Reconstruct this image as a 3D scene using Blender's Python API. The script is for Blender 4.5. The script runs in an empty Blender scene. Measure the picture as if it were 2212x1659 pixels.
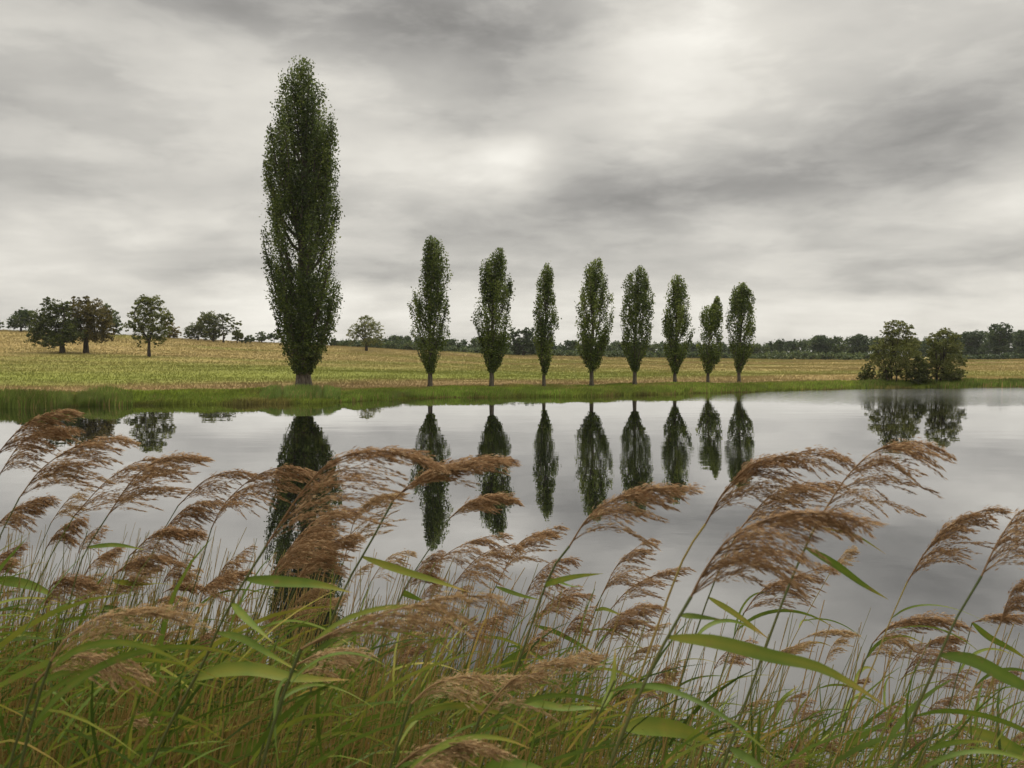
import bpy, math
import numpy as np
from mathutils import Vector

R = np.random.RandomState
SC = bpy.context.scene
COL = SC.collection

# ------------------------------------------------------------------ camera
H = 2.6                      # eye height above the water, metres
F = 1720.0                   # focal length in photograph units (frame 2212 x 1659)
U0, V0, VH = 1106.0, 829.5, 768.0
PITCH = math.atan((V0 - VH) / F)
CAM = np.array([0.0, 0.0, H])
FWD = np.array([0.0, math.cos(PITCH), -math.sin(PITCH)])
UPV = np.array([0.0, math.sin(PITCH), math.cos(PITCH)])
RGT = np.array([1.0, 0.0, 0.0])


def ray(u, v):
    d = FWD + RGT * (u - U0) / F + UPV * (V0 - v) / F
    return d


def at(u, v, depth):
    return CAM + ray(u, v) * depth


# ------------------------------------------------------------------ numpy value noise
_T = R(5).rand(256, 256)


def vnoise(x, y):
    xi = np.floor(x).astype(int); yi = np.floor(y).astype(int)
    fx = x - xi; fy = y - yi
    fx = fx * fx * (3 - 2 * fx); fy = fy * fy * (3 - 2 * fy)
    a = _T[xi & 255, yi & 255]; b = _T[(xi + 1) & 255, yi & 255]
    c = _T[xi & 255, (yi + 1) & 255]; d = _T[(xi + 1) & 255, (yi + 1) & 255]
    return (a * (1 - fx) + b * fx) * (1 - fy) + (c * (1 - fx) + d * fx) * fy


def fbm(x, y, n=4):
    s = 0.0; a = 0.5; t = 0.0
    for i in range(n):
        s = s + a * vnoise(x * 2 ** i + 17.3 * i, y * 2 ** i + 9.1 * i); t += a; a *= 0.5
    return s / t


def sstep(a, b, x):
    t = np.clip((x - a) / (b - a), 0, 1)
    return t * t * (3 - 2 * t)


# ------------------------------------------------------------------ terrain
_wl = [(-60, 883), (0, 881), (140, 879), (280, 874), (480, 873), (655, 872), (790, 866), (930, 859), (1100, 857.5), (1280, 856), (1371, 853),
       (1490, 850), (1595, 847), (1783, 842), (1896, 839.5), (2040, 838), (2212, 836.7), (2400, 835)]
_th, _rw = [], []
for u, v in _wl:
    d = ray(u, v); t = -H / d[2]; p = CAM + d * t
    _th.append(math.atan2(p[0], p[1])); _rw.append(math.hypot(p[0], p[1]))
_th = np.array([-1.7, -1.1] + _th + [0.85, 1.7]); _rw = np.array([30.0, 40.0] + _rw + [70.0, 55.0])
RC = 200.0
_cr = [(-300, 710), (0, 714), (150, 718), (250, 723), (400, 732), (500, 737), (600, 741), (750, 748.5), (900, 757), (1000, 762), (1100, 767), (1200, 770), (1300, 772),
       (1500, 776), (1700, 779), (1850, 780), (2000, 780), (2212, 779), (2500, 778)]
_cth, _ch = [], []
for u, v in _cr:
    d = ray(u, v); hz = math.hypot(d[0], d[1])
    _cth.append(math.atan2(d[0], d[1])); _ch.append(H + RC * d[2] / hz)
_cth = np.array([-1.6] + _cth + [1.6]); _ch = np.array([6.0] + _ch + [1.2])


def shore_r(th):
    r = np.interp(th, _th, _rw)
    return r + 0.35 * np.sin(th * 61) + 0.25 * np.sin(th * 143 + 1)


def near_edge(x):
    """y of the near water's edge"""
    return 5.7 - 1.5 * sstep(-2.5, 1.5, x) - 0.7 * sstep(1.0, 3.0, x) + 0.25 * np.sin(x * 2.1)


def shore_s(x, y):
    th = np.arctan2(x, y); r = np.hypot(x, y)
    return r - shore_r(th)


def terrain(x, y):
    x = np.asarray(x, float); y = np.asarray(y, float)
    th = np.arctan2(x, y); r = np.hypot(x, y)
    rw = shore_r(th); s = r - rw
    hc = np.interp(th, _cth, _ch)
    t = np.clip((s - 2) / (RC - rw - 2), 0, 1)
    hill = (hc - 0.36) * (0.93 * t ** 1.9 + 0.07 * t)
    past = np.clip(r - RC, 0, None)
    hill = hill - np.where(hc > 2.6, 0.02, 0.0) * np.minimum(past, 150) * sstep(0, 30, past)
    far = 0.36 * sstep(-0.3, 3.0, s) ** 0.8 + hill
    far = far + (fbm(x * 0.06, y * 0.06, 3) - 0.5) * 0.5 * sstep(3, 25, s) + (fbm(x * 0.5, y * 0.5, 2) - 0.5) * 0.12 * sstep(0, 3, s)
    bed = -1.3 * sstep(0.2, -7, s)
    zf = np.where(s > 0, np.maximum(far, 0.0), bed)
    n = near_edge(x) - y                     # positive on the near bank
    zn = 1.05 * sstep(-0.3, 5.5, n) - 1.3 * sstep(0.3, -5, n)
    zn = zn + (fbm(x * 1.3, y * 1.3, 3) - 0.5) * 0.12 * sstep(0, 1, n)
    w = sstep(20, 60, -y) + sstep(25, 60, np.abs(x)) * (y < near_edge(x))
    w = np.clip(w, 0, 1)
    z = np.where(y < near_edge(x), np.maximum(zn, 0) * (1 - w) + 1.05 * w, np.where(s > 0, zf, np.maximum(zf, zn)))
    return z


def ground_hit(u, v, far=420.0):
    d = ray(u, v)
    t = np.linspace(8, far, 6000)
    P = CAM[None] + d[None] * t[:, None]
    g = terrain(P[:, 0], P[:, 1])
    k = np.nonzero((P[:, 2] <= g) & (shore_s(P[:, 0], P[:, 1]) > 0.2))[0]
    if len(k) == 0:
        k = [np.argmin(np.where(t > 90, P[:, 2] - g, 1e9))]
    p = P[k[0]]
    return np.array([p[0], p[1], float(terrain(p[0], p[1]))])


# ------------------------------------------------------------------ mesh and object helpers
def make_mesh(name, V, Q=None, T=None, attrs=None, smooth=False, colors=None):
    me = bpy.data.meshes.new(name)
    V = np.asarray(V, np.float32).reshape(-1, 3)
    Q = np.zeros((0, 4), np.int32) if Q is None else np.asarray(Q, np.int32).reshape(-1, 4)
    T = np.zeros((0, 3), np.int32) if T is None else np.asarray(T, np.int32).reshape(-1, 3)
    me.vertices.add(len(V)); me.vertices.foreach_set('co', V.ravel())
    nl = Q.size + T.size
    me.loops.add(nl)
    me.loops.foreach_set('vertex_index', np.concatenate([Q.ravel(), T.ravel()]).astype(np.int32))
    me.polygons.add(len(Q) + len(T))
    st = np.concatenate([np.arange(len(Q)) * 4, Q.size + np.arange(len(T)) * 3]).astype(np.int32)
    tot = np.concatenate([np.full(len(Q), 4), np.full(len(T), 3)]).astype(np.int32)
    me.polygons.foreach_set('loop_start', st); me.polygons.foreach_set('loop_total', tot)
    if smooth:
        me.polygons.foreach_set('use_smooth', np.ones(len(Q) + len(T), bool))
    me.update(calc_edges=True)
    for k, a in (attrs or {}).items():
        at_ = me.attributes.new(k, 'FLOAT', 'POINT'); at_.data.foreach_set('value', np.asarray(a, np.float32))
    if colors is not None:
        at_ = me.attributes.new('gcol', 'FLOAT_COLOR', 'POINT')
        c = np.ones((len(V), 4), np.float32); c[:, :3] = colors
        at_.data.foreach_set('color', c.ravel())
    return me


def link(name, me, mat=None, parent=None, loc=None):
    o = bpy.data.objects.new(name, me); COL.objects.link(o)
    if mat is not None and me is not None and len(me.materials) == 0:
        me.materials.append(mat)
    if parent is not None:
        o.parent = parent
    if loc is not None:
        o.location = [float(c) for c in loc]
    return o


def tag(o, label, cat, group=None):
    o['label'] = label; o['category'] = cat
    if group:
        o['group'] = group
    return o


def empty(name, loc, label, cat, group=None):
    o = bpy.data.objects.new(name, None); COL.objects.link(o)
    o.location = [float(c) for c in loc]; o.empty_display_size = 0.2
    return tag(o, label, cat, group)


def dup(root, name=None):
    r = root.copy(); COL.objects.link(r)
    for ch in root.children:
        c = ch.copy(); COL.objects.link(c); c.parent = r
    return r


class MB:
    """collects vertices, quads and a scalar attribute"""
    def __init__(self):
        self.V = []; self.Q = []; self.A = []; self.n = 0

    def add(self, V, Q, a=0.5):
        V = np.asarray(V, float).reshape(-1, 3)
        self.V.append(V); self.Q.append(np.asarray(Q, int).reshape(-1, 4) + self.n)
        self.A.append(np.broadcast_to(np.asarray(a, float), (len(V),)).copy()); self.n += len(V)

    def tube(self, P, rad, k=6, a=0.5):
        P = np.asarray(P, float); n = len(P); rad = np.broadcast_to(np.asarray(rad, float), (n,))
        Tn = np.gradient(P, axis=0); Tn /= np.linalg.norm(Tn, axis=1)[:, None] + 1e-9
        ref = np.array([0.31, 0.92, 0.23])
        A = np.cross(Tn, ref); A /= np.linalg.norm(A, axis=1)[:, None] + 1e-9
        B = np.cross(Tn, A)
        an = np.arange(k) * 2 * math.pi / k
        V = P[:, None] + rad[:, None, None] * (A[:, None] * np.cos(an)[None, :, None] + B[:, None] * np.sin(an)[None, :, None])
        i = np.arange(n - 1)[:, None] * k; j = np.arange(k)[None]; j2 = (j + 1) % k
        Q = np.stack([i + j, i + j2, i + k + j2, i + k + j], -1).reshape(-1, 4)
        self.add(V.reshape(-1, 3), Q, np.repeat(a, k) if np.ndim(a) else a)

    def diamonds(self, C, D, W, a):
        """quads: C centre, D half long axis, W half wide axis"""
        V = np.stack([C - D, C + W - D * 0.15, C + D, C - W - D * 0.15], 1).reshape(-1, 3)
        m = len(C)
        Q = np.arange(m * 4).reshape(m, 4)
        self.add(V, Q, np.repeat(a, 4))

    def mesh(self, name, smooth=False):
        return make_mesh(name, np.concatenate(self.V), np.concatenate(self.Q), attrs={'tint': np.concatenate(self.A)}, smooth=smooth)


def unit(v):
    v = np.asarray(v, float)
    return v / (np.linalg.norm(v, axis=-1, keepdims=True) + 1e-9)


def rand_dirs(rs, n):
    return unit(rs.normal(size=(n, 3)))


def crom(P, n):
    """Catmull-Rom through the points, n samples per span"""
    P = np.asarray(P, float)
    if len(P) == 2:
        t = np.linspace(0, 1, n + 1)[:, None]
        return P[0] * (1 - t) + P[1] * t
    Q = np.concatenate([[2 * P[0] - P[1]], P, [2 * P[-1] - P[-2]]])
    out = []
    for i in range(1, len(Q) - 2):
        t = np.linspace(0, 1, n, endpoint=False)[:, None]
        p0, p1, p2, p3 = Q[i - 1], Q[i], Q[i + 1], Q[i + 2]
        out.append(0.5 * (2 * p1 + (p2 - p0) * t + (2 * p0 - 5 * p1 + 4 * p2 - p3) * t ** 2 + (3 * p1 - p0 - 3 * p2 + p3) * t ** 3))
    out.append(P[-1:])
    return np.concatenate(out)


def resample(P, n):
    s = np.concatenate([[0], np.cumsum(np.linalg.norm(np.diff(P, axis=0), axis=1))])
    t = np.linspace(0, s[-1], n)
    return np.stack([np.interp(t, s, P[:, i]) for i in range(3)], 1), s[-1]


# ------------------------------------------------------------------ materials
def new_mat(name):
    m = bpy.data.materials.new(name); m.use_nodes = True
    nt = m.node_tree; nt.nodes.clear()
    out = nt.nodes.new('ShaderNodeOutputMaterial')
    return m, nt, out


def nn(nt, t, **kw):
    n = nt.nodes.new(t)
    for k, v in kw.items():
        setattr(n, k, v)
    return n


def ramp(nt, stops):
    n = nt.nodes.new('ShaderNodeValToRGB')
    e = n.color_ramp.elements
    while len(e) < len(stops):
        e.new(0.5)
    for x, (p, c) in zip(e, stops):
        x.position = p; x.color = (*c, 1)
    return n


def foliage_mat(name, stops, trans=0.3, rough=0.55, rnd=0.0, spec=0.3, noise=None, spots=False):
    """leaf-like surface: colour by the per-leaf tint and a per-object shift; thin, so some light comes through"""
    m, nt, out = new_mat(name); L = nt.links.new
    a = nn(nt, 'ShaderNodeAttribute', attribute_name='tint')
    fac = a.outputs['Fac']
    if noise:
        tc = nn(nt, 'ShaderNodeTexCoord')
        nz = nn(nt, 'ShaderNodeTexNoise'); nz.inputs['Scale'].default_value = noise; nz.inputs['Detail'].default_value = 3
        L(tc.outputs['Object'], nz.inputs['Vector'])
        mm = nn(nt, 'ShaderNodeMath', operation='MULTIPLY_ADD'); mm.inputs[1].default_value = 0.7; mm.inputs[2].default_value = -0.35
        L(nz.outputs['Fac'], mm.inputs[0])
        ad = nn(nt, 'ShaderNodeMath', operation='ADD'); L(fac, ad.inputs[0]); L(mm.outputs[0], ad.inputs[1]); fac = ad.outputs[0]
    if rnd:
        oi = nn(nt, 'ShaderNodeObjectInfo')
        mr = nn(nt, 'ShaderNodeMath', operation='MULTIPLY_ADD'); mr.inputs[1].default_value = rnd * 2; mr.inputs[2].default_value = -rnd
        L(oi.outputs['Random'], mr.inputs[0])
        ad = nn(nt, 'ShaderNodeMath', operation='ADD'); L(fac, ad.inputs[0]); L(mr.outputs[0], ad.inputs[1]); fac = ad.outputs[0]
    rp = ramp(nt, stops); L(fac, rp.inputs['Fac'])
    b = nn(nt, 'ShaderNodeBsdfPrincipled'); b.inputs['Roughness'].default_value = rough
    b.inputs['Specular IOR Level'].default_value = spec
    col = rp.outputs['Color']
    if spots:                                   # dry brown flecks and streaks on the blade
        t2 = nn(nt, 'ShaderNodeTexCoord')
        z2 = nn(nt, 'ShaderNodeTexNoise'); z2.inputs['Scale'].default_value = 26; z2.inputs['Detail'].default_value = 5; z2.inputs['Roughness'].default_value = 0.65
        L(t2.outputs['Object'], z2.inputs['Vector'])
        q2 = ramp(nt, [(0.60, (0, 0, 0)), (0.70, (0.75, 0.75, 0.75))]); L(z2.outputs['Fac'], q2.inputs['Fac'])
        m2 = nn(nt, 'ShaderNodeMix', data_type='RGBA'); L(q2.outputs['Color'], m2.inputs['Factor']); L(col, m2.inputs[6]); m2.inputs[7].default_value = (0.24, 0.15, 0.05, 1)
        col = m2.outputs[2]
    L(col, b.inputs['Base Color'])
    if trans > 0:
        t = nn(nt, 'ShaderNodeBsdfTranslucent'); L(col, t.inputs['Color'])
        mx = nn(nt, 'ShaderNodeMixShader'); mx.inputs['Fac'].default_value = trans
        L(b.outputs[0], mx.inputs[1]); L(t.outputs[0], mx.inputs[2]); L(mx.outputs[0], out.inputs['Surface'])
    else:
        L(b.outputs[0], out.inputs['Surface'])
    return m


def bark_mat(name, c0, c1, scale):
    m, nt, out = new_mat(name); L = nt.links.new
    tc = nn(nt, 'ShaderNodeTexCoord')
    mp = nn(nt, 'ShaderNodeMapping'); mp.inputs['Scale'].default_value = (scale, scale, scale * 0.18)
    L(tc.outputs['Object'], mp.inputs['Vector'])
    nz = nn(nt, 'ShaderNodeTexNoise'); nz.inputs['Scale'].default_value = 4; nz.inputs['Detail'].default_value = 6; nz.inputs['Roughness'].default_value = 0.7
    L(mp.outputs[0], nz.inputs['Vector'])
    rp = ramp(nt, [(0.35, c0), (0.68, c1)]); L(nz.outputs['Fac'], rp.inputs['Fac'])
    b = nn(nt, 'ShaderNodeBsdfPrincipled'); b.inputs['Roughness'].default_value = 0.9
    b.inputs['Specular IOR Level'].default_value = 0.15
    bp = nn(nt, 'ShaderNodeBump'); bp.inputs['Strength'].default_value = 0.9; bp.inputs['Distance'].default_value = 0.06
    L(nz.outputs['Fac'], bp.inputs['Height']); L(bp.outputs[0], b.inputs['Normal'])
    L(rp.outputs['Color'], b.inputs['Base Color']); L(b.outputs[0], out.inputs['Surface'])
    return m


def gcol_mat(name, trans=0.0, rough=0.9, detail=None, sward=False):
    m, nt, out = new_mat(name); L = nt.links.new
    a = nn(nt, 'ShaderNodeAttribute', attribute_name='gcol')
    col = a.outputs['Color']
    b = nn(nt, 'ShaderNodeBsdfPrincipled'); b.inputs['Roughness'].default_value = rough; b.inputs['Specular IOR Level'].default_value = 0.12
    if detail:
        tc = nn(nt, 'ShaderNodeTexCoord')
        n1 = nn(nt, 'ShaderNodeTexNoise'); n1.inputs['Scale'].default_value = detail; n1.inputs['Detail'].default_value = 8; n1.inputs['Roughness'].default_value = 0.75
        L(tc.outputs['Object'], n1.inputs['Vector'])
        rp = ramp(nt, [(0.3, (0.72, 0.72, 0.72)), (0.7, (1.22, 1.22, 1.22))]); L(n1.outputs['Fac'], rp.inputs['Fac'])
        mx = nn(nt, 'ShaderNodeMix', data_type='RGBA', blend_type='MULTIPLY'); mx.inputs['Factor'].default_value = 1
        L(col, mx.inputs[6]); L(rp.outputs['Color'], mx.inputs[7]); col = mx.outputs[2]
        bp = nn(nt, 'ShaderNodeBump'); bp.inputs['Strength'].default_value = 0.6; bp.inputs['Distance'].default_value = 0.2
        L(n1.outputs['Fac'], bp.inputs['Height']); L(bp.outputs[0], b.inputs['Normal'])
    L(col, b.inputs['Base Color'])
    if sward:
        ge = nn(nt, 'ShaderNodeNewGeometry')
        v1 = nn(nt, 'ShaderNodeVectorMath', operation='SCALE'); L(ge.outputs['Normal'], v1.inputs[0]); v1.inputs['Scale'].default_value = 0.3
        v2 = nn(nt, 'ShaderNodeVectorMath', operation='ADD'); L(v1.outputs[0], v2.inputs[0]); v2.inputs[1].default_value = (0, 0, 0.7)
        v3 = nn(nt, 'ShaderNodeVectorMath', operation='NORMALIZE'); L(v2.outputs[0], v3.inputs[0]); L(v3.outputs[0], b.inputs['Normal'])
    if trans:
        t = nn(nt, 'ShaderNodeBsdfTranslucent'); L(col, t.inputs['Color'])
        mx2 = nn(nt, 'ShaderNodeMixShader'); mx2.inputs['Fac'].default_value = trans
        L(b.outputs[0], mx2.inputs[1]); L(t.outputs[0], mx2.inputs[2]); L(mx2.outputs[0], out.inputs['Surface'])
    else:
        L(b.outputs[0], out.inputs['Surface'])
    return m


M_GROUND = gcol_mat('meadow_soil', detail=1.6)
M_GRASS = gcol_mat('grass_blades', trans=0.10, rough=0.9, sward=True)
M_POPLAR = foliage_mat('poplar_leaves', [(0.0, (0.034, 0.054, 0.011)), (0.5, (0.104, 0.142, 0.028)), (1.0, (0.255, 0.300, 0.062))], 0.42, 0.5, 0.06)
M_OAK = foliage_mat('broad_leaves', [(0.0, (0.036, 0.050, 0.010)), (0.5, (0.098, 0.118, 0.021)), (1.0, (0.21, 0.22, 0.042))], 0.36, 0.55, 0.10)
M_RUSSET = foliage_mat('turning_leaves', [(0.0, (0.056, 0.050, 0.012)), (0.5, (0.140, 0.115, 0.024)), (1.0, (0.25, 0.19, 0.045))], 0.36, 0.55, 0.06)
M_WILLOW = foliage_mat('willow_leaves', [(0.0, (0.066, 0.082, 0.018)), (0.5, (0.160, 0.178, 0.044)), (1.0, (0.32, 0.31, 0.105))], 0.45, 0.55, 0.06)
M_FAR = foliage_mat('woodland_leaves', [(0.0, (0.030, 0.052, 0.020)), (0.5, (0.072, 0.105, 0.034)), (1.0, (0.155, 0.185, 0.058))], 0.32, 0.6, 0.08)
M_BARK = bark_mat('poplar_bark', (0.035, 0.028, 0.021), (0.17, 0.145, 0.115), 2.2)
M_BARKD = bark_mat('dark_bark', (0.022, 0.018, 0.013), (0.085, 0.070, 0.052), 2.0)
M_STEMG = foliage_mat('green_stalk', [(0.0, (0.26, 0.185, 0.070)), (0.4, (0.17, 0.165, 0.050)), (1.0, (0.085, 0.105, 0.032))], 0.1, 0.5, 0.05, noise=5)
M_STEMS = foliage_mat('straw_stalk', [(0.0, (0.43, 0.27, 0.095)), (0.45, (0.34, 0.265, 0.080)), (1.0, (0.140, 0.175, 0.030))], 0.12, 0.55, 0.18, noise=5)
M_LEAF = foliage_mat('reed_blade', [(0.0, (0.042, 0.070, 0.010)), (0.5, (0.128, 0.190, 0.023)), (0.84, (0.270, 0.265, 0.036)), (1.0, (0.42, 0.29, 0.075))], 0.35, 0.55, 0.14, 0.22, noise=7, spots=True)
M_PLUME = foliage_mat('reed_plume', [(0.0, (0.165, 0.084, 0.034)), (0.5, (0.400, 0.250, 0.130)), (1.0, (0.66, 0.48, 0.280))], 0.45, 0.75, 0.08, 0.15)
M_PLUMEP = foliage_mat('faded_plume', [(0.0, (0.250, 0.150, 0.070)), (0.5, (0.470, 0.320, 0.165)), (1.0, (0.66, 0.51, 0.29))], 0.45, 0.8, 0.12, 0.1)

# ------------------------------------------------------------------ ground sheet
TAN = np.array([0.390, 0.275, 0.108]); GOLD = np.array([0.350, 0.275, 0.088]); GRN = np.array([0.235, 0.250, 0.046])
LUSH = np.array([0.160, 0.215, 0.032]); RUST = np.array([0.330, 0.225, 0.095]); SOIL = np.array([0.030, 0.026, 0.014])


def field_color(x, y):
    th = np.arctan2(x, y); r = np.hypot(x, y); s = r - shore_r(th)
    n1 = fbm(x * 0.03 + 4, y * 0.075, 4); n2 = fbm(x * 0.16, y * 0.25 + 7, 4); n3 = fbm(x * 0.012, y * 0.05 + 3, 3)
    q = s + (n1 - 0.5) * 14 + (n2 - 0.5) * 6
    left = sstep(0.25, -0.35, th)
    g0 = sstep(4.5, 8.5, q)                          # lush -> rust
    c = LUSH[None] * (1 - g0[:, None]) + RUST[None] * g0[:, None]
    g1 = sstep(15, 27, q)                        # rust -> green
    c = c * (1 - g1[:, None]) + GRN[None] * g1[:, None]
    a = 30 + 4 * left; b = 76 + 10 * left
    g2 = sstep(a, b, q + (n3 - 0.5) * 55)
    tg = TAN[None] * (1 - n1[:, None]) + GOLD[None] * n1[:, None]
    c = c * (1 - g2[:, None]) + tg * g2[:, None]
    right = sstep(0.12, 0.42, th)                # the strip beyond the row is dry
    g3 = right * sstep(6, 14, q)
    c = c * (1 - g3[:, None] * 0.85) + tg * g3[:, None] * 0.85
    # lighter and darker swathes of different grass
    c = c * (0.80 + 0.42 * n2[:, None]) * (0.86 + 0.30 * n3[:, None])
    gr = sstep(0.48, 0.68, fbm(x * 0.02 + 9, y * 0.09 + 2, 4))[:, None] * 0.6 * sstep(10, 30, s)[:, None]
    c = c * (1 - gr) + (GRN * 0.95)[None] * gr
    return np.clip(c, 0.004, 0.6)


def ground_color(x, y):
    c = field_color(x, y) * 0.82               # the thatch under the blades
    near = (y < near_edge(x) + 0.4) & (np.hypot(x, y) < 40)
    c[near] = SOIL * (0.7 + 0.6 * fbm(x[near] * 3, y[near] * 3, 3))[:, None]
    s = shore_s(x, y)
    bed = (s < 0.35) & ~near
    c[bed] = SOIL
    return c


def build_ground():
    rad = np.concatenate([[0.3], np.linspace(0.8, 8, 22), np.geomspace(8.6, 33, 22), np.linspace(34, 80, 116), np.geomspace(80.8, 230, 110), np.geomspace(236, 900, 26)])
    fr = np.radians(np.linspace(-50, 50, 420))
    bk = np.radians(np.linspace(50, 310, 66))[1:-1]
    th = np.concatenate([fr, bk])
    TH, RD = np.meshgrid(th, rad)
    x = (RD * np.sin(TH)).ravel(); y = (RD * np.cos(TH)).ravel()
    z = terrain(x, y)
    nT = len(th); nR = len(rad)
    i = np.arange(nR - 1)[:, None] * nT; j = np.arange(nT)[None]; j2 = (j + 1) % nT
    Q = np.stack([i + j, i + j2, i + nT + j2, i + nT + j], -1).reshape(-1, 4)
    V = np.concatenate([np.stack([x, y, z], 1), [[0, 0, float(terrain(0.0, 0.0))]]])
    T = np.stack([np.full(nT, len(V) - 1), (np.arange(nT) + 1) % nT, np.arange(nT)], 1)
    c = np.concatenate([ground_color(x, y), [SOIL]])
    me = make_mesh('ground', V, Q, T, smooth=True, colors=c)
    o = link('ground', me, M_GROUND); o['kind'] = 'structure'


build_ground()


# ------------------------------------------------------------------ water
def build_water():
    m, nt, out = new_mat('lake_water'); L = nt.links.new
    tc = nn(nt, 'ShaderNodeTexCoord')
    def noise(scale, sx, sy, detail, rough=0.5):
        mp = nn(nt, 'ShaderNodeMapping'); mp.inputs['Scale'].default_value = (sx, sy, 1)
        L(tc.outputs['Object'], mp.inputs['Vector'])
        n = nn(nt, 'ShaderNodeTexNoise'); n.inputs['Scale'].default_value = scale; n.inputs['Detail'].default_value = detail; n.inputs['Roughness'].default_value = rough
        L(mp.outputs[0], n.inputs['Vector']); return n.outputs['Fac']
    w1 = noise(2.6, 0.8, 1.25, 2.5)        # small ripples, crests across the breeze
    w2 = noise(0.35, 0.6, 1.3, 2.0)        # slow swell
    pm = noise(0.045, 0.55, 1.6, 3.0, 0.55)     # where the breeze touches the water
    gp = ramp(nt, [(0.52, (0.08, 0.08, 0.08)), (0.66, (1, 1, 1))]); L(pm, gp.inputs['Fac'])
    # the open water towards the far right bank is the most ruffled
    sp = nn(nt, 'ShaderNodeSeparateXYZ'); L(tc.outputs['Object'], sp.inputs[0])
    mr = nn(nt, 'ShaderNodeMapRange'); mr.inputs['From Min'].default_value = 40; mr.inputs['From Max'].default_value = 53
    L(sp.outputs['Y'], mr.inputs['Value'])
    mx_ = nn(nt, 'ShaderNodeMapRange'); mx_.inputs['From Min'].default_value = 9; mx_.inputs['From Max'].default_value = 24
    L(sp.outputs['X'], mx_.inputs['Value'])
    ml = nn(nt, 'ShaderNodeMath', operation='MULTIPLY'); L(mr.outputs[0], ml.inputs[0]); L(mx_.outputs[0], ml.inputs[1])
    ad = nn(nt, 'ShaderNodeMath', operation='MULTIPLY_ADD'); L(ml.outputs[0], ad.inputs[0]); ad.inputs[1].default_value = 16.0; L(gp.outputs['Color'], ad.inputs[2])
    hs = nn(nt, 'ShaderNodeMath', operation='MULTIPLY'); L(w1, hs.inputs[0]); L(ad.outputs[0], hs.inputs[1])
    h1 = nn(nt, 'ShaderNodeMath', operation='MULTIPLY'); L(hs.outputs[0], h1.inputs[0]); h1.inputs[1].default_value = 0.0036
    h2 = nn(nt, 'ShaderNodeMath', operation='MULTIPLY_ADD'); L(w2, h2.inputs[0]); h2.inputs[1].default_value = 0.005; L(h1.outputs[0], h2.inputs[2])
    bp = nn(nt, 'ShaderNodeBump'); bp.inputs['Strength'].default_value = 1.0; bp.inputs['Distance'].default_value = 1.0
    L(h2.outputs[0], bp.inputs['Height'])
    fr = nn(nt, 'ShaderNodeFresnel'); fr.inputs['IOR'].default_value = 1.33; L(bp.outputs[0], fr.inputs['Normal'])
    pw = nn(nt, 'ShaderNodeMath', operation='POWER'); L(fr.outputs[0], pw.inputs[0]); pw.inputs[1].default_value = 0.40
    gl = nn(nt, 'ShaderNodeBsdfGlossy'); gl.inputs['Roughness'].default_value = 0.02; gl.inputs['Color'].default_value = (0.97, 0.97, 0.98, 1)
    L(bp.outputs[0], gl.inputs['Normal'])
    ro = nn(nt, 'ShaderNodeMath', operation='MULTIPLY_ADD'); L(ml.outputs[0], ro.inputs[0]); ro.inputs[1].default_value = 0.10; ro.inputs[2].default_value = 0.008
    r2 = nn(nt, 'ShaderNodeMath', operation='MULTIPLY_ADD'); L(mx_.outputs[0], r2.inputs[0]); r2.inputs[1].default_value = 0.030; L(ro.outputs[0], r2.inputs[2]); L(r2.outputs[0], gl.inputs['Roughness'])
    df = nn(nt, 'ShaderNodeBsdfDiffuse'); df.inputs['Color'].default_value = (0.006, 0.0065, 0.005, 1)
    mx = nn(nt, 'ShaderNodeMixShader'); L(pw.outputs[0], mx.inputs['Fac']); L(df.outputs[0], mx.inputs[1]); L(gl.outputs[0], mx.inputs[2])
    L(mx.outputs[0], out.inputs['Surface'])
    xs = np.linspace(-75, 95, 35); ys = np.linspace(1.5, 82, 17)
    X, Y = np.meshgrid(xs, ys)
    V = np.stack([X.ravel(), Y.ravel(), np.zeros(X.size)], 1)
    n = len(xs)
    i = np.arange(len(ys) - 1)[:, None] * n; j = np.arange(n - 1)[None]
    Q = np.stack([i + j, i + j + 1, i + n + j + 1, i + n + j], -1).reshape(-1, 4)
    c = V[Q].mean(1)
    keep = (shore_s(c[:, 0], c[:, 1]) < 8)
    o = link('water', make_mesh('water', V, Q[keep]), m); o['kind'] = 'structure'


build_water()


# ------------------------------------------------------------------ grass
def blades(name, B, h, w, lean, col, mat, kind=True, seed=1):
    """B n x 3 feet; h, w n; each blade is a bent pair of quads"""
    rs = R(seed); n = len(B)
    az = rs.uniform(0, 2 * math.pi, n)
    A = np.stack([np.cos(az), np.sin(az) * 0.5, np.zeros(n)], 1)       # width direction mostly across the view
    ld = np.stack([rs.normal(0.45, 0.55, n), rs.normal(0, 0.3, n), np.zeros(n)], 1) * lean
    up = np.array([0, 0, 1.0])
    m1 = B + up * (h * 0.55)[:, None] + ld * (h * 0.25)[:, None]
    tp = B + up * h[:, None] * 0.97 + ld * h[:, None]
    wv = A * w[:, None] * 0.5
    V = np.stack([B - wv, B + wv, m1 + wv * 0.75, m1 - wv * 0.75, tp], 1).reshape(-1, 3)
    b = np.arange(n)[:, None] * 5
    Q = b + np.array([[0, 1, 2, 3]]); T = b + np.array([[3, 2, 4]])
    c = np.repeat(col, 5, axis=0)
    me = make_mesh(name, V, Q, T, colors=c)
    o = link(name, me, mat)
    o['kind'] = 'stuff'
    return o


def polar_pts(rs, n, th0, th1, smin, smax, power=1.0):
    th = rs.uniform(th0, th1, n)
    q = rs.rand(n) ** power
    s = smin + (smax - smin) * q
    r = shore_r(th) + s
    x = r * np.sin(th); y = r * np.cos(th)
    return x, y, s, r


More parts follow.
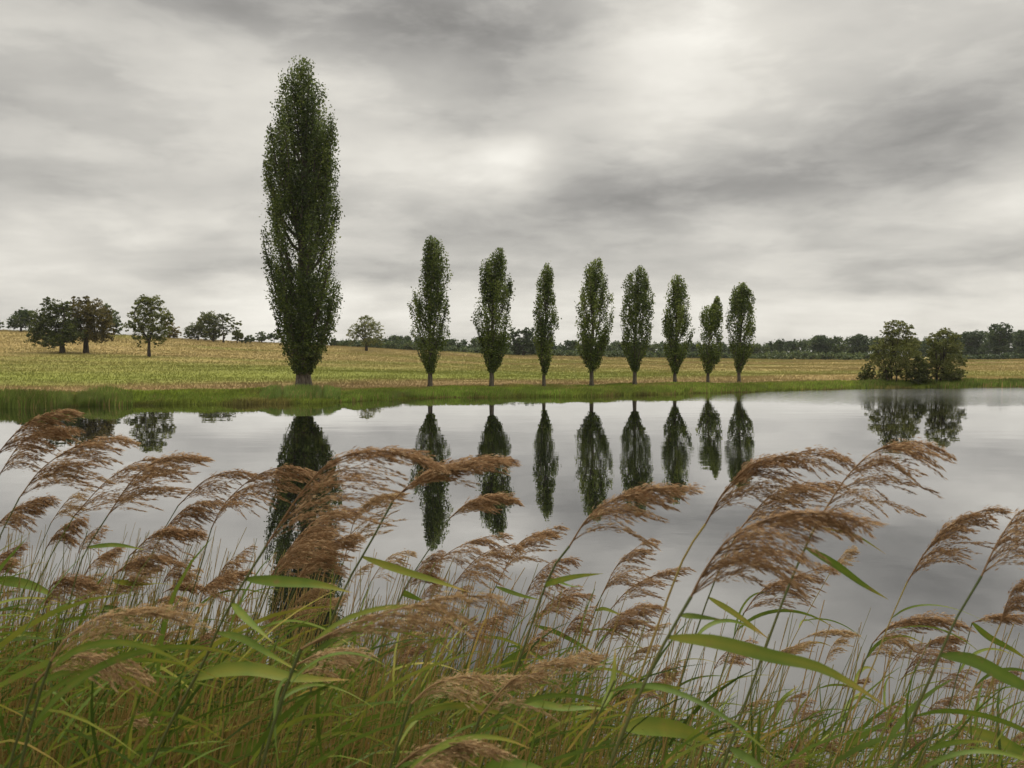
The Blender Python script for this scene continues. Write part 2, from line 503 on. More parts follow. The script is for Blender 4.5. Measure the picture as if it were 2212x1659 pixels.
def build_grass():
    rs = R(11)
    # the meadow: long dry grass over the whole field
    n = 320000
    x, y, s, r = polar_pts(rs, n, -0.76, 0.76, 3.0, 168, 1.15)
    z = terrain(x, y)
    c = field_color(x, y)
    d = fbm(x * 0.35, y * 0.35, 3)
    h = (0.09 + 0.15 * d) * rs.uniform(0.6, 1.25, n) * (1 + 0.5 * sstep(60, 160, s))
    w = np.maximum(0.020, r * 0.0006) * rs.uniform(0.7, 1.4, n)
    c = c * rs.uniform(0.95, 1.20, n)[:, None]
    o = blades('meadow_grass', np.stack([x, y, z - 0.02], 1), h, w, 0.45, np.clip(c, 0, 0.6), M_GRASS, seed=2)
    tag(o, 'long dry tan and green meadow grass over the sloping field', 'grass')
    # lush bank grass at the water's edge
    n = 120000
    x, y, s, r = polar_pts(rs, n, -0.72, 0.72, -0.25, 7.5, 1.25)
    z = np.maximum(terrain(x, y), -0.03)
    d = fbm(x * 0.45 + 3, y * 0.45, 3)
    th = np.arctan2(x, y)
    tall = 0.72 + 0.10 * sstep(0.0, -0.3, th)
    h = (0.10 + 0.56 * np.clip(d - 0.22, 0, 1)) * rs.uniform(0.55, 1.3, n) * tall * (1 - 0.35 * sstep(4, 9, s))
    w = np.maximum(0.028, r * 0.0009) * rs.uniform(0.7, 1.4, n)
    base = np.array([0.235, 0.305, 0.036])
    mixd = sstep(0.45, 0.72, fbm(x * 0.3, y * 0.6 + 5, 3))[:, None]
    c = base * (1 - mixd) + np.array([0.27, 0.235, 0.06]) * mixd
    dry = sstep(5, 9, s)[:, None]
    c = c * (1 - dry) + field_color(x, y) * dry
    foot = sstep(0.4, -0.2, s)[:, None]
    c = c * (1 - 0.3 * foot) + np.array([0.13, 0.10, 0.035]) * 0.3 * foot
    tuft = 0.55 + 0.85 * fbm(x * 0.7 + 2, y * 1.1, 3)
    c = c * rs.uniform(0.65, 1.40, n)[:, None] * tuft[:, None]
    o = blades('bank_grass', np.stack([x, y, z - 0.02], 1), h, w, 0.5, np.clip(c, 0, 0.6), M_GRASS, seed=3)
    tag(o, 'lush green grass lining the far bank of the lake', 'grass')
    # young reeds standing along the far bank
    def clump(name, u0, u1, smin, smax, n, hh, label, colr, seed):
        r2 = R(seed)
        t0 = math.atan2(u0 - U0, F); t1 = math.atan2(u1 - U0, F)
        x, y, s, r = polar_pts(r2, n, t0, t1, smin, smax)
        e = np.minimum(sstep(t0, t0 + 0.02, np.arctan2(x, y)), sstep(t1, t1 - 0.02, np.arctan2(x, y)))
        d = fbm(x * 0.5, y * 0.5, 3)
        h = hh * (0.62 + 0.25 * d) * r2.uniform(0.45, 1.25, n) * (0.5 + 0.5 * e)
        w = r * 0.0010 * r2.uniform(0.7, 1.3, n)
        dryb = (r2.rand(n) < 0.09)[:, None]; tuft = 0.6 + 0.9 * fbm(x * 0.8, y * 1.2, 3)
        c = np.where(dryb, np.array([0.33, 0.23, 0.085]), np.array(colr) * 1.35) * r2.uniform(0.6, 1.45, n)[:, None] * tuft[:, None]
        o = blades(name, np.stack([x, y, np.maximum(terrain(x, y), -0.05)], 1), h, w, 0.22, c, M_GRASS, seed=seed)
        tag(o, label, 'reeds')
    clump('bank_reeds', -420, 285, -0.5, 2.6, 20000, 0.78, 'dense green young reeds in the shallows below the pair of russet trees', (0.125, 0.165, 0.028), 21)
    clump('bank_reeds', 560, 735, 0.3, 4.5, 9000, 0.70, 'soft green reed clump at the foot of the tallest poplar', (0.135, 0.190, 0.038), 22)
    clump('bank_reeds', 300, 560, 0.4, 2.2, 7000, 0.36, 'low tufty sedge on the bank between reed bed and tallest poplar', (0.140, 0.195, 0.028), 23)
    clump('bank_reeds', 735, 1240, -0.2, 1.6, 15000, 0.5, 'low sedge fringe along the bank below the first three small poplars', (0.150, 0.210, 0.030), 24)
    clump('bank_reeds', 1240, 1840, -0.2, 2.0, 15000, 0.45, 'grassy sedge fringe along the bank below the five farther poplars', (0.165, 0.215, 0.032), 25)
    clump('bank_reeds', 1840, 2600, -0.2, 2.2, 14000, 0.6, 'dark green sedge fringe at the waterside below the willow clump', (0.110, 0.150, 0.026), 26)


build_grass()


# ------------------------------------------------------------------ poplars
def leaf_cloud(mb, rs, C, size, up_bias=0.3, tint=None):
    n = len(C)
    D = unit(rand_dirs(rs, n) + np.array([0, 0, up_bias]))
    W = unit(np.cross(D, rand_dirs(rs, n)))
    s = size * rs.uniform(0.6, 1.35, n)
    t = rs.uniform(0.15, 0.85, n) if tint is None else np.clip(tint + rs.normal(0, 0.16, n), 0, 1)
    mb.diamonds(C, D * s[:, None] * 0.62, W * s[:, None] * 0.42, t)


def poplar(u, vb, rows, zc, ztop, zbase, label, seed, nlimb, nleaf, lsize, trunk_r, tight=1.0, clear=None, group=None, tint0=0.5, lump0=0.80):
    tight = tight if tight < 1 else 0.80
    rs = R(seed)
    P = ground_hit(u, vb)
    depth = float(np.dot(P - CAM, FWD))
    rows = np.array(rows, float)
    hpx = zbase - ztop
    # metres per zoom pixel so that the tree's top sits where it should
    Ht = None
    for _ in range(1):
        vt = rows_top[seed]
        top = at(u, vt, depth)
        Ht = top[2] - P[2]
    k = Ht / hpx
    hh = (zbase - rows[:, 0]) * k; Lh = (zc - rows[:, 1]) * k; Rh = (rows[:, 2] - zc) * k
    o_ = np.argsort(hh); hh, Lh, Rh = hh[o_], Lh[o_], Rh[o_]
    mid = (Rh - Lh) / 2; half = (Rh + Lh) / 2

    def env(h):
        return np.interp(h, hh, mid), np.maximum(np.interp(h, hh, half), 0.02)
    h_lo = hh[0]
    t = empty('poplar_tree', P, label, 'tree', group)
    tb = MB()
    # trunk
    n = 16
    zz = np.linspace(-0.25, Ht * 0.93, n)
    cx = np.array([env(z)[0] for z in np.maximum(zz, h_lo)]) * sstep(h_lo, Ht * 0.8, zz) * 0.8
    pts = np.stack([cx + rs.normal(0, 0.02 * Ht / 22, n), rs.normal(0, 0.02 * Ht / 22, n), zz], 1)
    rr = trunk_r * (np.clip(1 - zz / (Ht * 0.95), 0.02, 1) ** 0.9) * (1 + 0.35 * np.exp(-np.clip(zz, 0, 9) / (0.4 * trunk_r + 0.15)))
    tb.tube(pts, rr, 10, 0.5)
    for a in rs.uniform(0, 6.28, 5):           # root flare
        d = np.array([math.cos(a), math.sin(a), 0])
        tb.tube([d * trunk_r * 0.5 + [0, 0, trunk_r * 1.6], d * trunk_r * 1.15 + [0, 0, trunk_r * 0.4], d * trunk_r * 2.0 + [0, 0, -0.15]], [trunk_r * 0.4, trunk_r * 0.36, trunk_r * 0.1], 5)
    cb = MB()
    C = []; TT = []
    lim_len = []
    limbs = []
    tips = np.concatenate([np.array([0.995, 0.975, 0.955, 0.935, 0.92]), np.sort(0.18 + 0.79 * rs.rand(nlimb - 5) ** 0.72)[::-1]])
    az0 = rs.uniform(0, 6.28)
    for i, ft in enumerate(tips):
        h1 = h_lo + (Ht - h_lo) * ft
        L = Ht * rs.uniform(0.20, 0.36)
        h0 = max(h_lo * 0.92 + rs.uniform(0, 0.05) * Ht, h1 - L)
        a = az0 + i * 2.39996 + rs.normal(0, 0.2)
        m, r1 = env(h1)
        rt = r1 * (rs.uniform(0.50, 1.08) ** 0.7 if i >= 5 else (0.05, 0.75, 0.6, 0.85, 0.7)[i])
        m0, _ = env(h0)
        x0 = np.interp(h0, zz, cx)
        tt = np.linspace(0, 1, 12)
        rad = rt * tt ** 0.55
        hz = h0 + (h1 - h0) * tt ** 1.08
        px = x0 + (m - x0) * tt + rad * math.cos(a) + rs.normal(0, 0.03, 12) * tt
        py = rad * math.sin(a) + rs.normal(0, 0.03, 12) * tt
        pts = np.stack([px, py, hz], 1)
        r0 = trunk_r * 0.30 * (0.5 + 0.5 * (h1 - h0) / (0.36 * Ht))
        tb.tube(pts, np.linspace(r0, 0.012, 12), 5)
        limbs.append(pts); lim_len.append(np.linalg.norm(np.diff(pts, axis=0), axis=1).sum())
    lim_len = np.array(lim_len); share = lim_len / lim_len.sum()
    sc = Ht / 22.0
    for pts, sh in zip(limbs, share):
        ns = max(6, int(nleaf * sh / 26)); limb_tone = rs.normal(0, 0.13)
        tpar = rs.uniform(0.20, 1.02, ns) ** 0.8
        k0 = np.clip(tpar, 0, 0.999) * (len(pts) - 1)
        i0 = k0.astype(int); f = (k0 - i0)[:, None]
        cc = pts[i0] * (1 - f) + pts[np.minimum(i0 + 1, len(pts) - 1)] * f
        spread = (0.20 + 0.20 * rs.rand(ns)) * (0.5 + 0.5 * sc) * (1.25 - 0.55 * tpar) * tight
        off = rs.normal(size=(ns, 3)) * spread[:, None] * np.array([1, 1, 0.8])
        cc = cc + off
        shade = rs.normal(tint0 + limb_tone, 0.15, ns)
        m = 26
        lc = np.repeat(cc, m, 0) + rs.normal(size=(ns * m, 3)) * np.array([0.13, 0.13, 0.38]) * (0.55 + 0.45 * sc)
        C.append(lc); TT.append(np.repeat(shade, m))
    # dense skirt low in the crown
    ns = int(nleaf * 0.22 / 26)
    hs = h_lo + (Ht - h_lo) * rs.rand(ns) ** 1.3 * 0.30
    a = rs.uniform(0, 6.28, ns); q = rs.rand(ns) ** 0.5
    m, r1 = env(hs)
    cc = np.stack([m + q * r1 * 0.95 * np.cos(a), q * r1 * 0.95 * np.sin(a), hs], 1)
    mm = 26
    lc = np.repeat(cc, mm, 0) + rs.normal(size=(ns * mm, 3)) * np.array([0.17, 0.17, 0.25]) * (0.55 + 0.45 * sc)
    C.append(lc); TT.append(np.repeat(rs.normal(tint0 - 0.04, 0.12, ns), mm))
    C = np.concatenate(C); TT = np.concatenate(TT)
    m, r1 = env(C[:, 2])
    rad = np.hypot(C[:, 0] - m, C[:, 1])
    an = np.arctan2(C[:, 1], C[:, 0] - m)
    lump = lump0 + 2 * (1.0 - lump0) * vnoise(C[:, 2] / (0.055 * Ht) + seed, np.cos(an) * 1.3 + 9) * 0.6 + 2 * (1.0 - lump0) * 0.4 * vnoise(C[:, 2] / (0.022 * Ht), np.sin(an) * 2 + np.cos(an) * 3 + seed)
    keep = (rad < r1 * lump * rs.uniform(0.92, 1.08, len(C)) + 0.05) & (C[:, 2] > h_lo - 0.1) & (C[:, 2] < Ht * 1.003)
    C = C[keep]; TT = TT[keep]
    leaf_cloud(cb, rs, C, lsize, 0.7, TT)
    link('trunk', tb.mesh('poplar_trunk', True), M_BARK, t)
    link('crown', cb.mesh('poplar_crown'), M_POPLAR, t)
    return t


rows_top = {101: 134, 102: 511, 103: 537, 104: 566, 105: 557, 106: 575, 107: 595, 108: 640, 109: 611}
PG = 'poplars in a row along the far bank'
poplar(655, 840, [(75, 230, 300), (100, 185, 355), (150, 163, 370), (200, 145, 380), (260, 132, 408), (300, 126, 415), (400, 102, 422), (550, 92, 452), (700, 82, 440), (850, 76, 462), (1000, 80, 442), (1150, 86, 436),
                  (1250, 128, 430), (1350, 140, 398), (1450, 165, 355), (1500, 195, 310), (1530, 215, 290)], 253, 75, 1605,
       'towering dark poplar, by far the tallest tree, with a thick short trunk', 101, 60, 66000, 0.118, 0.46, tight=0.88, lump0=0.95, group=None, tint0=0.36)
poplar(929, 838, [(115, 755, 780), (135, 740, 850), (150, 735, 862), (250, 708, 918), (350, 692, 928), (450, 678, 950), (500, 640, 958), (520, 606, 962), (650, 578, 948), (780, 574, 952), (900, 592, 948), (1000, 640, 920), (1100, 668, 862), (1200, 718, 822), (1250, 740, 800)], 767, 115, 1385,
       'small poplar standing nearest the tallest one, with a stepped shoulder on its crown', 102, 38, 15000, 0.105, 0.165, group=PG, tint0=0.55)
poplar(1062, 838, [(220, 1318, 1365), (240, 1305, 1380), (300, 1212, 1400), (400, 1175, 1415), (500, 1168, 1446), (600, 1148, 1466), (700, 1104, 1472), (800, 1118, 1470), (900, 1150, 1452), (1000, 1170, 1430), (1100, 1190, 1390), (1200, 1238, 1340), (1245, 1252, 1302)], 1275, 220, 1380,
       'broad small poplar with a notch beside its leading tip, second after the tallest', 103, 38, 15000, 0.105, 0.165, group=PG, tint0=0.52)
poplar(1175, 838, [(330, 1735, 1760), (350, 1720, 1766), (400, 1690, 1780), (500, 1640, 1800), (600, 1618, 1820), (700, 1622, 1830), (800, 1610, 1855), (900, 1606, 1845), (1000, 1625, 1800), (1100, 1650, 1780), (1200, 1685, 1750), (1255, 1690, 1726)], 1708, 330, 1375,
       'narrowest of the slim poplars, a thin pointed crown with pale gaps', 104, 29, 8600, 0.105, 0.13, group=PG, tint0=0.60)
poplar(1278, 835, [(105, 295, 322), (120, 288, 332), (150, 222, 360), (250, 195, 380), (350, 160, 402), (420, 135, 436), (550, 128, 440), (700, 120, 442), (800, 116, 420), (900, 150, 370), (1000, 210, 330), (1045, 240, 285)], 262, 105, 1175,
       'fourth slim poplar with a twin pointed tip, between the narrowest and a rounded one', 105, 36, 13000, 0.107, 0.155, group=PG, tint0=0.54)
poplar(1371, 834, [(180, 645, 672), (190, 635, 680), (250, 560, 735), (350, 520, 746), (450, 514, 776), (580, 478, 786), (650, 470, 776), (750, 500, 770), (850, 520, 750), (950, 540, 690), (1045, 594, 645)], 618, 180, 1175,
       'fifth slim poplar with one rounded tip and an open crown', 106, 34, 11200, 0.107, 0.15, group=PG, tint0=0.54)
poplar(1458, 832, [(250, 935, 995), (260, 928, 1002), (350, 890, 1060), (450, 850, 1066), (600, 840, 1086), (700, 828, 1100), (800, 850, 1090), (900, 870, 1060), (1000, 910, 1000), (1055, 930, 976)], 952, 250, 1165,
       'sixth slim poplar with a forked top and a tall bare trunk', 107, 32, 10800, 0.107, 0.145, group=PG, tint0=0.52)
poplar(1529, 829, [(425, 1292, 1312), (445, 1285, 1318), (490, 1270, 1335), (500, 1190, 1338), (600, 1155, 1360), (700, 1134, 1380), (800, 1125, 1380), (900, 1150, 1360), (1000, 1180, 1310), (1065, 1210, 1250)], 1228, 425, 1160,
       'shortest poplar, with a thin spike rising on one side of its crown', 108, 27, 9200, 0.108, 0.13, group=PG, tint0=0.56)
poplar(1596, 826, [(318, 1460, 1535), (335, 1452, 1545), (400, 1410, 1590), (500, 1390, 1610), (620, 1374, 1646), (700, 1380, 1642), (800, 1400, 1612), (900, 1415, 1590), (1000, 1450, 1530), (1055, 1465, 1502)], 1483, 318, 1145,
       'last poplar of the row, nearest the willow clump, with a blunt rounded top', 109, 32, 11200, 0.112, 0.14, group=PG, tint0=0.50)


# ------------------------------------------------------------------ broad trees from clumps
def broad_tree(u, vb, blobs, label, mat, seed, nleaf, lsize, trunk_px=6, name='oak_tree', cat='tree', group=None, base=None, trunks=None, dens=1.0, tint0=0.5, bare=0.0, spray=0.55, more=()):
    """blobs: (du, v, ru, rv) ellipses of the crown as the tree stands, in photograph units at its own distance"""
    rs = R(seed)
    P = ground_hit(u, vb) if base is None else np.array(base)
    depth = float(np.dot(P - CAM, FWD)); k = depth / F
    t = empty(name, P, label, cat, group)
    cb = MB(); tb = MB()
    bl = []; todo = []
    for blobs_, nl_, t0_ in [(blobs, nleaf, tint0)] + list(more):
        part = []
        for (du, v, ru, rv) in blobs_:
            c = at(u + du, v, depth)
            part.append((np.array([c[0] - P[0], rs.normal(0, 0.25) * ru * k, c[2] - P[2]]), np.array([ru * k, ru * k * 0.9, rv * k])))
        vol = np.array([b[1].prod() ** (2 / 3) for b in part]); vol /= vol.sum()
        todo += [(c, r, vv * nl_, t0_) for (c, r), vv in zip(part, vol)]
        bl += part
    m = 22
    for (c, r, nv, tint0) in todo:
        ns = max(5, int(nv / m * dens))
        d = rand_dirs(rs, ns); q = rs.rand(ns) ** 0.45
        cc = c + d * q[:, None] * r
        sh = rs.normal(tint0, 0.15, ns)
        spr = spray * (0.4 + 0.6 * rs.rand(ns)) * max(0.25, min(1.0, r.mean() / 2.0))
        lc = np.repeat(cc, m, 0) + np.clip(rs.normal(size=(ns * m, 3)), -1.7, 1.7) * np.repeat(spr, m)[:, None] * np.array([0.62, 0.62, 0.36])
        leaf_cloud(cb, rs, lc, lsize, 0.15, np.repeat(sh, m))
    zmin = min(b[0][2] - b[1][2] for b in bl)
    tr = trunk_px * 0.5 * k
    for (tu, bu) in (trunks or [(0, 0)]):
        c0 = np.array([tu * k, 0, -0.2])
        tops = sorted(bl, key=lambda b: abs(b[0][0] - bu * k))[:5]
        fork = np.array([(tu * 0.6 + bu * 0.4) * k, 0, max(0.25, zmin + 0.25 * (np.mean([b[0][2] for b in bl]) - zmin))])
        tb.tube(crom([c0, c0 * 0.5 + fork * 0.5 + rs.normal(0, 0.04, 3), fork], 4), np.linspace(tr * 1.25, tr * 0.72, 9), 7)
        for b in tops:
            e = b[0] + rs.normal(size=3) * b[1] * 0.25
            mid = fork * 0.5 + e * 0.5 + rs.normal(size=3) * 0.12 * np.linalg.norm(e - fork) + [0, 0, -0.05]
            pts = crom([fork, mid, e], 4)
            tb.tube(pts, np.linspace(tr * 0.55, 0.02, len(pts)), 5)
            for _ in range(4):
                p = pts[rs.randint(2, len(pts))]
                e2 = b[0] + rand_dirs(rs, 1)[0] * b[1] * 0.95
                tb.tube([p, p * 0.5 + e2 * 0.5 + rs.normal(0, 0.1, 3), e2], [tr * 0.2, tr * 0.12, 0.012], 4)
    link('trunk', tb.mesh(name + '_trunk', True), M_BARKD, t)
    link('crown', cb.mesh(name + '_crown'), mat, t)
    return t


# pair of russet trees on the hill
broad_tree(135, 763, [(-40, 710, 34, 30), (-50, 728, 26, 20), (-10, 700, 38, 36), (-18, 668, 24, 22), (-28, 655, 13, 12), (-45, 690, 25, 24), (-12, 735, 42, 17), (25, 720, 26, 24), (2, 660, 16, 16)],
           'dark broad tree with a rounded crown, one of the touching pair on the hill', M_OAK, 201, 15000, 0.19, 11, tint0=0.36, group='pair of touching trees on the hill')
broad_tree(186, 763, [(12, 668, 34, 24), (28, 684, 34, 26), (42, 706, 22, 26), (-8, 692, 40, 30), (-30, 668, 22, 18), (5, 722, 42, 22), (40, 725, 18, 18), (2, 650, 16, 11), (-20, 650, 14, 9), (50, 690, 12, 20)],
           'russet broad tree with drooping edge, the browner of the touching pair on the hill', M_RUSSET, 202, 15000, 0.19, 11, tint0=0.42, group='pair of touching trees on the hill')
broad_tree(323, 771, [(-8, 660, 26, 20), (10, 655, 22, 16), (-28, 682, 24, 20), (22, 676, 26, 18), (38, 692, 18, 14), (-34, 705, 24, 16), (0, 700, 34, 24), (30, 715, 24, 16), (-12, 728, 28, 12), (18, 733, 18, 11), (-8, 644, 12, 8), (-20, 744, 8, 7), (14, 745, 8, 7)],
           'lone green tree with a round open crown and straight trunk on the hill', M_OAK, 203, 11500, 0.175, 7, tint0=0.56, spray=0.5)
# behind the crest
broad_tree(45, 716, [(0, 690, 26, 20), (-18, 700, 14, 13), (14, 682, 20, 16), (5, 672, 14, 8), (24, 700, 12, 14)],
           'dark bushy tree on the skyline behind the pair of hill trees', M_FAR, 204, 6500, 0.23, 5, tint0=0.4)
broad_tree(-6, 716, [(0, 700, 12, 12), (-14, 690, 16, 18)],
           'sliver of a small tree cut by the picture edge on the skyline', M_FAR, 205, 1700, 0.30, 5, tint0=0.45)
broad_tree(246, 724, [(-6, 688, 20, 24), (-14, 668, 13, 14), (4, 702, 14, 18), (10, 712, 8, 9)],
           'greyish tree peeping out behind the russet hill tree', M_FAR, 206, 3000, 0.28, 5, tint0=0.62)
broad_tree(376, 731, [(0, 712, 14, 14), (-12, 704, 12, 12), (10, 720, 8, 9), (-4, 724, 14, 7)],
           'small olive bush behind the lone round tree on the hill', M_RUSSET, 207, 2200, 0.25, 3, name='bush', cat='bush', tint0=0.55)
broad_tree(428, 735, [(-10, 714, 18, 17), (8, 706, 16, 16), (-20, 724, 10, 10), (14, 722, 14, 12)],
           'dense dark bush beside the airy skyline tree', M_OAK, 208, 5500, 0.22, 4, name='bush', cat='bush', tint0=0.42)
broad_tree(460, 738, [(-8, 685, 22, 14), (-18, 695, 18, 13), (6, 700, 18, 18), (-2, 715, 20, 16), (2, 726, 16, 9)],
           'broad crested tree on the skyline between a dense bush and an airy tree', M_OAK, 209, 7000, 0.22, 5, tint0=0.46)
broad_tree(483, 740, [(0, 682, 14, 12), (12, 690, 16, 12), (28, 700, 14, 10), (6, 704, 16, 12), (24, 716, 16, 10), (2, 722, 12, 10), (36, 722, 8, 8)],
           'airy skyline tree with thin spreading branches and sky showing through', M_OAK, 210, 2600, 0.24, 4, tint0=0.5, spray=0.42)
broad_tree(512, 741, [(0, 724, 12, 12), (8, 730, 9, 9)],
           'rounded low bush under the airy skyline tree', M_OAK, 211, 1600, 0.27, 3, name='bush', cat='bush', tint0=0.42)
for i, (u, v, r, lab) in enumerate([(540, 732, 10, 'tiny scrubby bush midway along the bare skyline'), (566, 727, 13, 'low skyline bush before the tallest poplar, with a bumpy top'), (592, 725, 13, 'skyline bush half hidden by the tallest poplar'),
                                    (722, 738, 9, 'small dark bush just past the tallest poplar on the skyline')]):
    broad_tree(u, v + r, [(0, v, r, r * 0.8), (-r * 0.6, v + 4, r * 0.7, r * 0.6), (r * 0.6, v + 3, r * 0.7, r * 0.6)], lab, M_FAR, 215 + i, 1200, 0.28, 2, name='bush', cat='bush', tint0=0.55)
broad_tree(792, 758, [(0, 700, 22, 18), (-18, 712, 20, 14), (20, 708, 18, 16), (-28, 726, 16, 14), (0, 724, 26, 18), (28, 722, 12, 14), (-4, 686, 12, 6), (6, 738, 24, 9), (30, 738, 10, 9), (-30, 740, 10, 7)],
           'olive green spreading tree with a short trunk between tallest poplar and the row', M_WILLOW, 220, 10000, 0.18, 6, tint0=0.52, spray=0.5)
broad_tree(1130, 769, [(0, 735, 30, 22), (-18, 722, 16, 14), (14, 718, 18, 14), (22, 742, 18, 20), (-14, 748, 20, 16), (2, 756, 26, 10)],
           'dark round tree at the field edge, behind the gap in the row', M_FAR, 221, 7000, 0.30, 7, tint0=0.28)
# willow clump by the water
WG = 'willow clump by the water'
broad_tree(1934, 831, [(-14, 704, 16, 10), (4, 699, 18, 9), (20, 710, 17, 11), (-22, 718, 15, 11), (2, 720, 26, 13), (30, 722, 14, 9)],
           'tallest tree of the waterside clump, with a thin pale airy top and several stems', M_WILLOW, 230, 4200, 0.085, 3, name='willow_tree', group=WG, trunks=[(-6, -12), (2, 4), (22, 26), (-14, -30)], tint0=0.50, spray=0.50,
           more=[([(-8, 744, 32, 15), (26, 738, 22, 12), (-38, 758, 20, 17), (-32, 780, 26, 17), (2, 764, 36, 18), (38, 758, 22, 17), (14, 788, 42, 17), (50, 785, 18, 16), (-22, 802, 16, 12), (30, 808, 30, 12), (4, 806, 14, 9), (-14, 734, 20, 11), (14, 748, 24, 14), (40, 744, 16, 12)], 17000, 0.50)])
broad_tree(2028, 832, [(10, 718, 18, 10), (-8, 727, 15, 10), (26, 730, 15, 11), (-22, 738, 12, 9)],
           'dense green leaning tree by the water with a slanting dark trunk', M_WILLOW, 231, 3000, 0.085, 6, name='willow_tree', group=WG, trunks=[(0, 18), (-4, -8)], tint0=0.50, spray=0.50,
           more=[([(34, 752, 18, 18), (8, 744, 28, 13), (-14, 758, 18, 14), (20, 768, 34, 17), (46, 782, 14, 18), (8, 788, 34, 15), (42, 806, 18, 13), (-14, 780, 18, 14), (16, 808, 30, 13), (-10, 808, 16, 13)], 15000, 0.44)])
broad_tree(1984, 833, [(2, 800, 20, 20), (-8, 816, 20, 14), (12, 814, 18, 15), (-2, 780, 13, 12), (16, 794, 12, 12)],
           'dark low bush filling the gap between the two waterside trees', M_WILLOW, 232, 8000, 0.085, 3, name='bush', cat='bush', tint0=0.20, spray=0.40)
broad_tree(1872, 826, [(0, 804, 14, 17), (-9, 814, 12, 11), (8, 792, 10, 14), (12, 814, 12, 12), (-2, 818, 18, 9)],
           'small rounded green bush at the waterside clump edge nearest the poplars', M_WILLOW, 233, 5000, 0.085, 3, name='bush', cat='bush', tint0=0.30, spray=0.34)
broad_tree(1912, 829, [(0, 812, 17, 12), (10, 806, 12, 10), (-6, 818, 14, 9)],
           'yellowish low shrub between the small bush and the tall willow stems', M_WILLOW, 234, 4200, 0.08, 2, name='bush', cat='bush', tint0=0.62, spray=0.32)
broad_tree(2058, 830, [(0, 815, 17, 11), (9, 810, 12, 10), (-6, 820, 14, 8)],
           'yellow green shrub under the leaning waterside tree', M_WILLOW, 235, 4200, 0.08, 2, name='bush', cat='bush', tint0=0.58, spray=0.32)


# ------------------------------------------------------------------ far wood
def far_wood():
    rs = R(77)
    cb = MB()
    top = [(720, 744), (760, 738), (830, 726), (870, 723), (905, 726), (960, 735), (1000, 730), (1040, 726), (1080, 733), (1110, 730), (1170, 735), (1200, 732), (1225, 728), (1260, 736), (1300, 735), (1330, 737), (1400, 734), (1430, 738), (1490, 737), (1540, 740), (1590, 735),
           (1640, 741), (1680, 733), (1720, 735), (1770, 724), (1800, 728), (1850, 722), (1880, 726), (1990, 730), (2075, 714), (2110, 716), (2130, 712), (2200, 720), (2260, 712), (2420, 716), (2700, 712)]
    tu = np.array([p[0] for p in top]); tv = np.array([p[1] for p in top])
    u = 722.0
    while u < 2640:
        w = rs.uniform(12, 26)
        dep = rs.uniform(232, 262)
        v = np.interp(u, tu, tv) + abs(rs.normal(0, 3.0))
        g = at(u, 768, dep)
        zb = float(terrain(g[0], g[1]))
        ztop = at(u, v, dep)[2]
        hgt = max(1.6, ztop - zb)
        k = dep / F
        sh = rs.normal(0.42, 0.15)
        for b in range(7):
            f = rs.uniform(0.12, 0.90)
            rr = w * k * rs.uniform(0.32, 0.62) * (1.15 - 0.55 * f)
            c = np.array([g[0] + rs.normal(0, 0.36) * w * k * (1.1 - 0.7 * f), g[1] + rs.normal(0, 1.5), zb + hgt * f])
            ns = 16
            d = rand_dirs(rs, ns); q = rs.rand(ns) ** 0.45
            cc = c + d * q[:, None] * np.array([rr, rr, min(rr * 0.8, hgt * 0.14 + 0.3)])
            keep = cc[:, 2] < zb + hgt
            cc = cc[keep]
            lc = np.repeat(cc, 7, 0) + np.clip(rs.normal(size=(len(cc) * 7, 3)), -1.3, 1.3) * 0.42
            leaf_cloud(cb, rs, lc, 0.50, 0.1, np.repeat(rs.normal(sh, 0.14, len(cc)), 7))
        u += w * 0.62
    o = link('far_wood', cb.mesh('far_wood'), M_FAR); o['kind'] = 'stuff'
    tag(o, 'dark bluish green wood closing the field beyond the poplar row', 'wood')
    # scrub and hedge in front of the wood
    cb = MB()
    for (ua, ub, va, vb_, hh, t0) in [(735, 900, 728, 752, 22, 0.6), (900, 1640, 752, 776, 16, 0.55), (1640, 1890, 768, 781, 20, 0.66), (2080, 2640, 770, 780, 14, 0.35)]:
        u = ua
        while u < ub:
            w = rs.uniform(8, 18)
            dep = rs.uniform(208, 224); k = dep / F
            g = at(u, 768, dep); zb = float(terrain(g[0], g[1]))
            hgt = hh * k * rs.uniform(0.65, 1.0)
            for b in range(3):
                c = np.array([g[0] + rs.normal(0, 0.3) * w * k, g[1] + rs.normal(0, 0.8), zb + hgt * rs.uniform(0.25, 0.62)])
                ns = 15
                d = rand_dirs(rs, ns); q = rs.rand(ns) ** 0.4
                cc = c + d * q[:, None] * np.array([w * k * 0.5, 1.0, hgt * 0.38])
                lc = np.repeat(cc, 6, 0) + rs.normal(size=(len(cc) * 6, 3)) * 0.28
                leaf_cloud(cb, rs, lc, 0.48, 0.1, np.repeat(rs.normal(t0, 0.14, len(cc)), 6))
            u += w * 0.7
    o = link('far_scrub', cb.mesh('far_scrub'), M_FAR); o['kind'] = 'stuff'
    tag(o, 'low olive scrub along the edge of the dry field', 'scrub')


far_wood()
